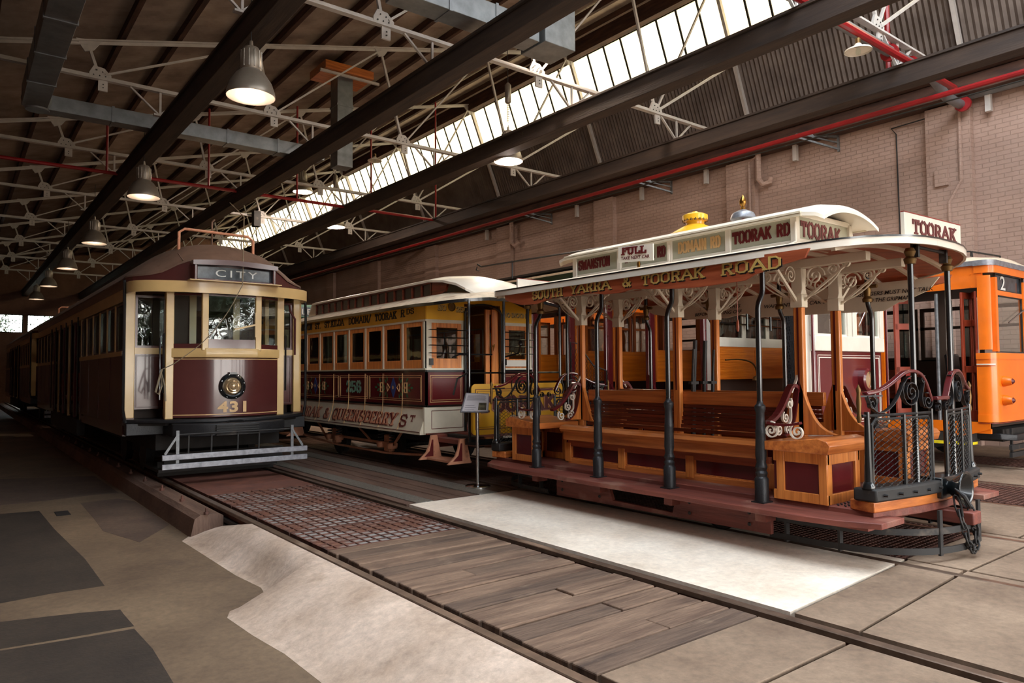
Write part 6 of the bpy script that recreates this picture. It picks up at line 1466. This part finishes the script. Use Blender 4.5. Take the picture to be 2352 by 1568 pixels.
# side: fascia, folding doors, opening, sill
obj('side_fascia', MB().box(XL4, XL4+.04, 4.1, 16, 2.72, 3.05), 'orange', T)
b = MB()
for y in (4.25, 4.6, 4.9, 5.3): b.lathe([(.012, -.012), (.012, 0)], (XL4, y, 2.93), 6, 'x').lathe([(.012, -.012), (.012, 0)], (XL4, y, 2.74), 6, 'x')
obj('fascia_rivets', b, 'orange', T)
obj('side_gutter', MB().box(XL4-.04, XL4+.04, 4.1, 16, 3.05, 3.12), 'alum', T)
obj('side_sill', MB().box(XL4, XL4+.05, 4.05, 16, .55, .72), 'orange', T); obj('corner_gusset', MB().prism([(4.05, .72), (4.05, .62), (4.4, .5), (4.6, .5), (4.6, .72)], 'x', XL4-.01, XL4+.05), 'orange', T)
obj('yellow_step', MB().box(XL4-.06, XL4+.2, 4.3, 6.2, .37, .41), 'yelline', T); obj('step_well', MB().box(XL4+.0, XL4+.3, 4.3, 6.2, .41, .56), 'dark', T)
def leaf(y0, y1, x0, x1, sticker=False):
    p = Vector((x0, y0, 0)); q = Vector((x1, y1, 0)); d = (q-p).normalized(); mb = MB()
    for t in (0, 1):
        c = p.lerp(q, .1+.8*t); mb.bar(c+Vector((0, 0, .74)), c+Vector((0, 0, 2.66)), (q-p).length*.22, .03, up=d.cross(Vector((0, 0, 1))))
    for z in (.8, 1.5, 2.2, 2.62): mb.bar(p+Vector((0, 0, z)), q+Vector((0, 0, z)), .03, .1 if z != .8 else .16)
    o = obj('folding_door_leaf', mb, 'redbrown', T, bevel=.004)
    obj('pane', MB().bar(p+Vector((0, 0, 1.7)), q+Vector((0, 0, 1.7)), .006, 1.8), 'dglass', o, smooth=False)
    if sticker: 
        c = p.lerp(q, .5); obj('caution_sticker', MB().bar(p.lerp(q, .15)+Vector((-.02, -.01, 1.42)), p.lerp(q, .5)+Vector((-.02, -.01, 1.42)), .004, .14), 'red', o)
leaf(4.2, 4.34, XL4+.02, XL4+.26); leaf(4.34, 4.4, XL4+.26, XL4+.02)
leaf(5.2, 5.38, XL4+.3, XL4+.02, True); leaf(5.38, 5.5, XL4+.02, XL4+.28)
obj('centre_door_post', MB().tube([(XL4+.06, 4.76, .7), (XL4+.06, 4.76, 2.68)], .028, 10), 'galv', T)
obj('cab_grab_pole', MB().tube([(XL4+.5, 4.72, .7), (XL4+.5, 4.72, 2.6)], .02, 8), 'galv', T)
obj('cab_grab_pole', MB().tube([(XL4+.15, 4.45, .9), (XL4+.15, 4.45, 2.5)], .016, 8), 'blackgloss', T)
obj('floor', MB().box(XL4+.05, XR4-.05, YF_+.1, 16, .64, .7), 'dkint', T).name = 'car_floor'
o = obj('driver_seat', MB().box(XL4+.75, XL4+1.15, 4.35, 4.72, 1.2, 1.32), 'vinyl', T, bevel=.03)
obj('seat_back', MB().bar((XL4+.72, 4.78, 1.3), (XL4+.72, 4.82, 1.75), .36, .1), 'vinyl', T, bevel=.03); obj('seat_pedestal', MB().tube([(XL4+.95, 4.5, .7), (XL4+.95, 4.5, 1.2)], .04, 10), 'galv', T)
# far side of the car with windows to the pale wall
for k in range(8):
    y = 4.1+k*1.0
    obj('far_side_window', MB().frame('x', XR4-.04, XR4, y, y+.95, 1.66, 2.66, .07).box(XR4-.04, XR4, y, y+.95, 2.25, 2.3), 'dkint', T)
obj('far_side_panel', MB().box(XR4-.04, XR4, 4.1, 16, .66, 1.68), 'dkint', T)
obj('cab_partition', MB().box(CX-.2, CX+.3, 5.15, 5.19, .7, 2.7), 'dkint', T)
obj('rear_saloon_bulkhead', MB().box(CX-.1, XR4, 6.8, 6.84, .7, 1.7).box(XL4, CX-.7, 6.8, 6.84, .7, 2.8), 'dkint', T)
obj('saloon_seat', MB().box(CX-.4, CX+1.2, 5.9, 6.3, 1.0, 1.1).box(CX-.4, CX+1.2, 6.26, 6.3, 1.1, 1.5), 'var_dk', T)
obj('rear_side_panel', MB().box(XL4, XL4+.04, 5.55, 16, .72, 1.7), 'orange', T); obj('rear_side_windows', MB().frame('x', XL4, XL4+.04, 5.55, 7.2, 1.7, 2.68, .08), 'orange', T)
obj('ceiling_lining', MB().box(XL4+.05, XR4-.05, YF_+.1, 16, 2.8, 2.84), 'dkint', T)
rows = [[(CX+1.33*k*(-1+2*i/16), y+.12*abs(-1+2*i/16)**3*(1 if y < 4.3 else 0), 3.1+.22*(1-abs(-1+2*i/16)**2.2)*kz) for i in range(17)] for y, k, kz in ((YF_+.0, .98, .1), (YF_+.2, 1, .75), (4.5, 1, 1), (9, 1, 1), (16, 1, 1))]
obj('roof', MB().solid(rows, .04), 'canvas', T)
obj('roof_rail', MB().tube([(CX-1.0, 4.8, 3.2), (CX-1.0, 4.8, 3.36), (CX-.55, 4.5, 3.38), (CX-.55, 4.5, 3.3)], .014, 6).tube([(CX-.5, 4.5, 3.3), (CX-.5, 4.5, 3.38), (CX+.4, 4.4, 3.38), (CX+.4, 4.4, 3.3)], .014, 6), 'iron', T)
obj('underframe', MB().box(CX-1.0, CX+1.0, 4.0, 15.8, .42, .6).box(CX-.7, CX+.7, 5.2, 7.4, .2, .45), 'dark', T)
for y in (5.4, 7.0, 12, 13.6):
    for x in (CX-.75, CX+.75): obj('wheel', MB().lathe([(.05, -.05), (.32, -.05), (.32, .06), (.05, .06)], (x, y, .325), 20, 'x'), 'iron', T)
obj('bumper_bar', MB().flat([(CX-1.1, 4.4, .5), (CX-1.08, 4.0, .5), (CX-.9, YF_-.1, .48), (CX+.9, YF_-.1, .48), (CX+1.1, 4.3, .5)], (0, 0, 1), .09, .05), 'black', T, bevel=.01)
for z in (.2, .31): obj('lifeguard_slat', MB().box(CX-1.05, CX+1.0, YF_-.1, YF_-.06, z, z+.07), 'iron', T)
obj('lifeguard_hanger', MB().box(CX-.92, CX-.88, YF_-.06, YF_-.03, .2, .62).box(CX+.8, CX+.84, YF_-.06, YF_-.03, .2, .62), 'iron', T)

# ================================================================== a green tram behind the trailer: only its number box shows
T = thing('electric_tram', (6.5, 20, 0), 'dark green tram behind the trailer, its blind reading CIRCLE', 'tram')
CX = 6.5; F = 16.2
obj('front_apron', MB().prism([(CX-1.2, F+.4), (CX-.5, F), (CX+.5, F), (CX+1.2, F+.4), (CX+1.2, F+.5), (CX-1.2, F+.5)], 'z', .7, 1.75), 'shadow_green', T)
for x, y in ((CX-1.2, F+.42), (CX-.45, F+.02), (CX+.45, F+.02), (CX+1.2, F+.42)): obj('front_pillar', MB().box(x-.05, x+.05, y-.03, y+.04, 1.75, 2.65), 'offwhite', T)
obj('windscreen', MB().bar((CX-.45, F+.03, 2.25), (CX+.45, F+.03, 2.25), .01, .95), 'glass', T, smooth=False); obj('windscreen', MB().bar((CX-1.2, F+.43, 2.25), (CX-.45, F+.03, 2.25), .01, .95), 'glass', T, smooth=False)
obj('fascia', MB().prism([(CX-1.25, F+.4), (CX-.5, F-.05), (CX+.5, F-.05), (CX+1.25, F+.4), (CX+1.2, F+.6), (CX-1.2, F+.6)], 'z', 2.62, 2.8), 'shadow_green', T)
o = obj('destination_box', MB().box(CX-.95, CX+.22, F-.25, F+.1, 2.8, 3.1), 'teal', T, bevel=.02)
obj('blind', MB().box(CX-.9, CX+.12, F-.256, F-.25, 2.84, 3.04), 'roll', o); font('blind_lettering', 'CIRCLE', (CX-.8, F-.258, 2.87), (1, 0, 0), (0, 0, 1), .13, 'whlet', o, width=.84)
for s in (-1, 1):
    xo = CX+s*1.28; a, b = sorted((xo, xo-s*.04))
    obj('side_panel', MB().box(a, b, F+.5, 29, .6, 1.75), 'shadow_green', T); obj('side_fascia', MB().box(a, b, F+.5, 29, 2.55, 2.8), 'offwhite', T)
    for k in range(12): obj('window_post', MB().box(a, b, F+.6+k*1.05-.05, F+.6+k*1.05+.05, 1.75, 2.65), 'offwhite', T)
    obj('side_glass', MB().box((a+b)/2-.003, (a+b)/2+.003, F+.6, 29, 1.75, 2.65), 'dglass', T, smooth=False)
obj('roof', MB().solid([[(CX+1.3*k*(-1+2*i/12), y, 2.78+.35*(1-(-1+2*i/12)**2)*k) for i in range(13)] for y, k in ((F+.1, .7), (F+.5, 1), (29, 1))], .04), 'canvas', T)
obj('underframe', MB().box(CX-1, CX+1, F+.4, 28.8, .3, .6), 'dark', T)
for y in (18, 20, 26, 27.6):
    for x in (CX-.7, CX+.7): obj('wheel', MB().lathe([(.05, -.05), (.32, -.05), (.32, .06), (.05, .06)], (x, y, .325), 18, 'x'), 'iron', T)

# ================================================================== SIGN STAND
T = thing('sign_stand', (5.52, 7.86, 0), 'steel post with a tilted information board beside the open cable car', 'sign')
obj('base', MB().lathe([(.17, 0), (.17, .012), (.15, .025), (.03, .035)], (5.5, 7.82, .003), 30), 'steel', T)
obj('post', MB().lathe([(.022, .03), (.022, .98)], (5.5, 7.82, 0), 14), 'steel', T)
px = Vector((1, 0, 0)); cz = Vector((0, .12, .99)).normalized()
c0 = Vector((5.49, 7.8, 1.1))
bx_ = [c0+Vector((-.31, -.06, -.1)), c0+Vector((.13, -.06, -.12)), c0+Vector((.25, .08, .12)), c0+Vector((-.13, .08, .14))]
nv = (bx_[1]-bx_[0]).cross(bx_[3]-bx_[0]).normalized()
def sheet(ps, th, up=0): return MB().add([p+nv*up for p in ps]+[p+nv*(up-th) for p in ps], [(0, 1, 2, 3), (7, 6, 5, 4), (0, 4, 5, 1), (1, 5, 6, 2), (2, 6, 7, 3), (3, 7, 4, 0)])
o = obj('board', sheet(bx_, .02), 'alum', T)
L_ = lambda a, b: bx_[0].lerp(bx_[1], a).lerp(bx_[3].lerp(bx_[2], a), b)
q = lambda a0, a1, b0, b1: [L_(a0, b0), L_(a1, b0), L_(a1, b1), L_(a0, b1)]
M['paper'] = mat('printed_panel_paper', (176, 170, 172), .35, var=.06)
obj('printed_panel', sheet(q(.04, .96, .05, .95), .002, .003), 'paper', o, smooth=False)
M['photo'] = mat('old_photograph_print', (96, 90, 70), .4, var=.5, vs=18)
obj('photograph', sheet(q(.6, .9, .1, .48), .001, .005), 'photo', o, smooth=False)
M['print'] = mat('grey_print', (110, 106, 112), .5)
mb = MB()
for k in range(11):
    b0 = .5+k*.035 if k > 2 else .12+k*.1; a1 = .9 if k > 2 else .54
    s_ = sheet(q(.1, a1-R.uniform(0, .1), b0, b0+.012), .001, .005); mb.add(s_.v, s_.f)
obj('text_lines', mb, 'print', o, smooth=False)
# ================================================================== yard outside, seen only as reflections in the glass
M['leaf'] = mat('eucalypt_leaves', (60, 76, 44), .6, var=.3, vs=2); M['bark'] = mat('grey_bark', (130, 112, 94), .85, var=.3, vs=4)
rt = random.Random(3)
for i, (x, y, h, lb) in enumerate(((4.4, -14, 8, 'tall gum tree outside the doorway, reflected in the brown tram windscreen'), (12, -19, 9, 'spreading gum tree in the yard outside, reflected in the tram glass'), (22.5, -15, 8, 'smaller gum tree in the yard outside to the right of the doorway'), (-7.5, -19, 9, 'gum tree in the yard outside to the left of the doorway'))):
    t = thing('gum_tree', (x, y, -.05), lb, 'tree')
    mb = MB().tube([(x, y, -.1), (x+.2, y, h*.3), (x-.1, y+.3, h*.6), (x+.3, y, h*.9)], [.28, .22, .14, .05], 8); cs = []
    for k in range(9):
        a = rt.uniform(0, 2*PI); z0 = h*rt.uniform(.25, .65); e = (x+math.cos(a)*rt.uniform(1.5, 3.4), y+math.sin(a)*rt.uniform(1, 2.5), z0+rt.uniform(1, 2.8))
        mb.tube([(x, y, z0), ((x+e[0])/2, (y+e[1])/2, z0+.8), e], [.1, .06, .03], 6); cs.append(e)
    obj('trunk', mb, 'bark', t)
    mb = MB(); cs.append((x+.3, y, h*.9))
    for c in cs:
        for k in range(800):
            p = Vector(c)+Vector((rt.gauss(0, .6), rt.gauss(0, .6), rt.gauss(0, .5))); u = Vector((rt.uniform(-1, 1), rt.uniform(-1, 1), rt.uniform(-1, .3))).normalized()*.26; v = u.cross(Vector((rt.uniform(-1, 1), rt.uniform(-1, 1), 1))).normalized()*.05
            mb.add([p-u, p+v, p+u, p-v], [(0, 1, 2, 3)])
    obj('foliage', mb, 'leaf', t, smooth=False)

# trees beyond the far window
for i, (x, lb) in enumerate(((1.5, 'gum tree outside the far window, left pane'), (6.2, 'gum tree outside the far window, right pane'))):
    t = thing('gum_tree', (x, 57, -.05), lb, 'tree')
    obj('trunk', MB().tube([(x, 57, -.1), (x+.1, 57, 3), (x-.1, 57.2, 6)], [.2, .15, .06], 8), 'bark', t); mb = MB()
    for k in range(1500):
        p = Vector((x+rt.gauss(0, .7), 57+rt.gauss(0, .5), 4.8+rt.gauss(0, .7))); u = Vector((rt.uniform(-1, 1), rt.uniform(-1, 1), rt.uniform(-1, .3))).normalized()*.14; v = u.cross(Vector((rt.uniform(-1, 1), rt.uniform(-1, 1), 1))).normalized()*.05
        mb.add([p-u, p+v, p+u, p-v], [(0, 1, 2, 3)])
    obj('foliage', mb, 'leaf', t, smooth=False)
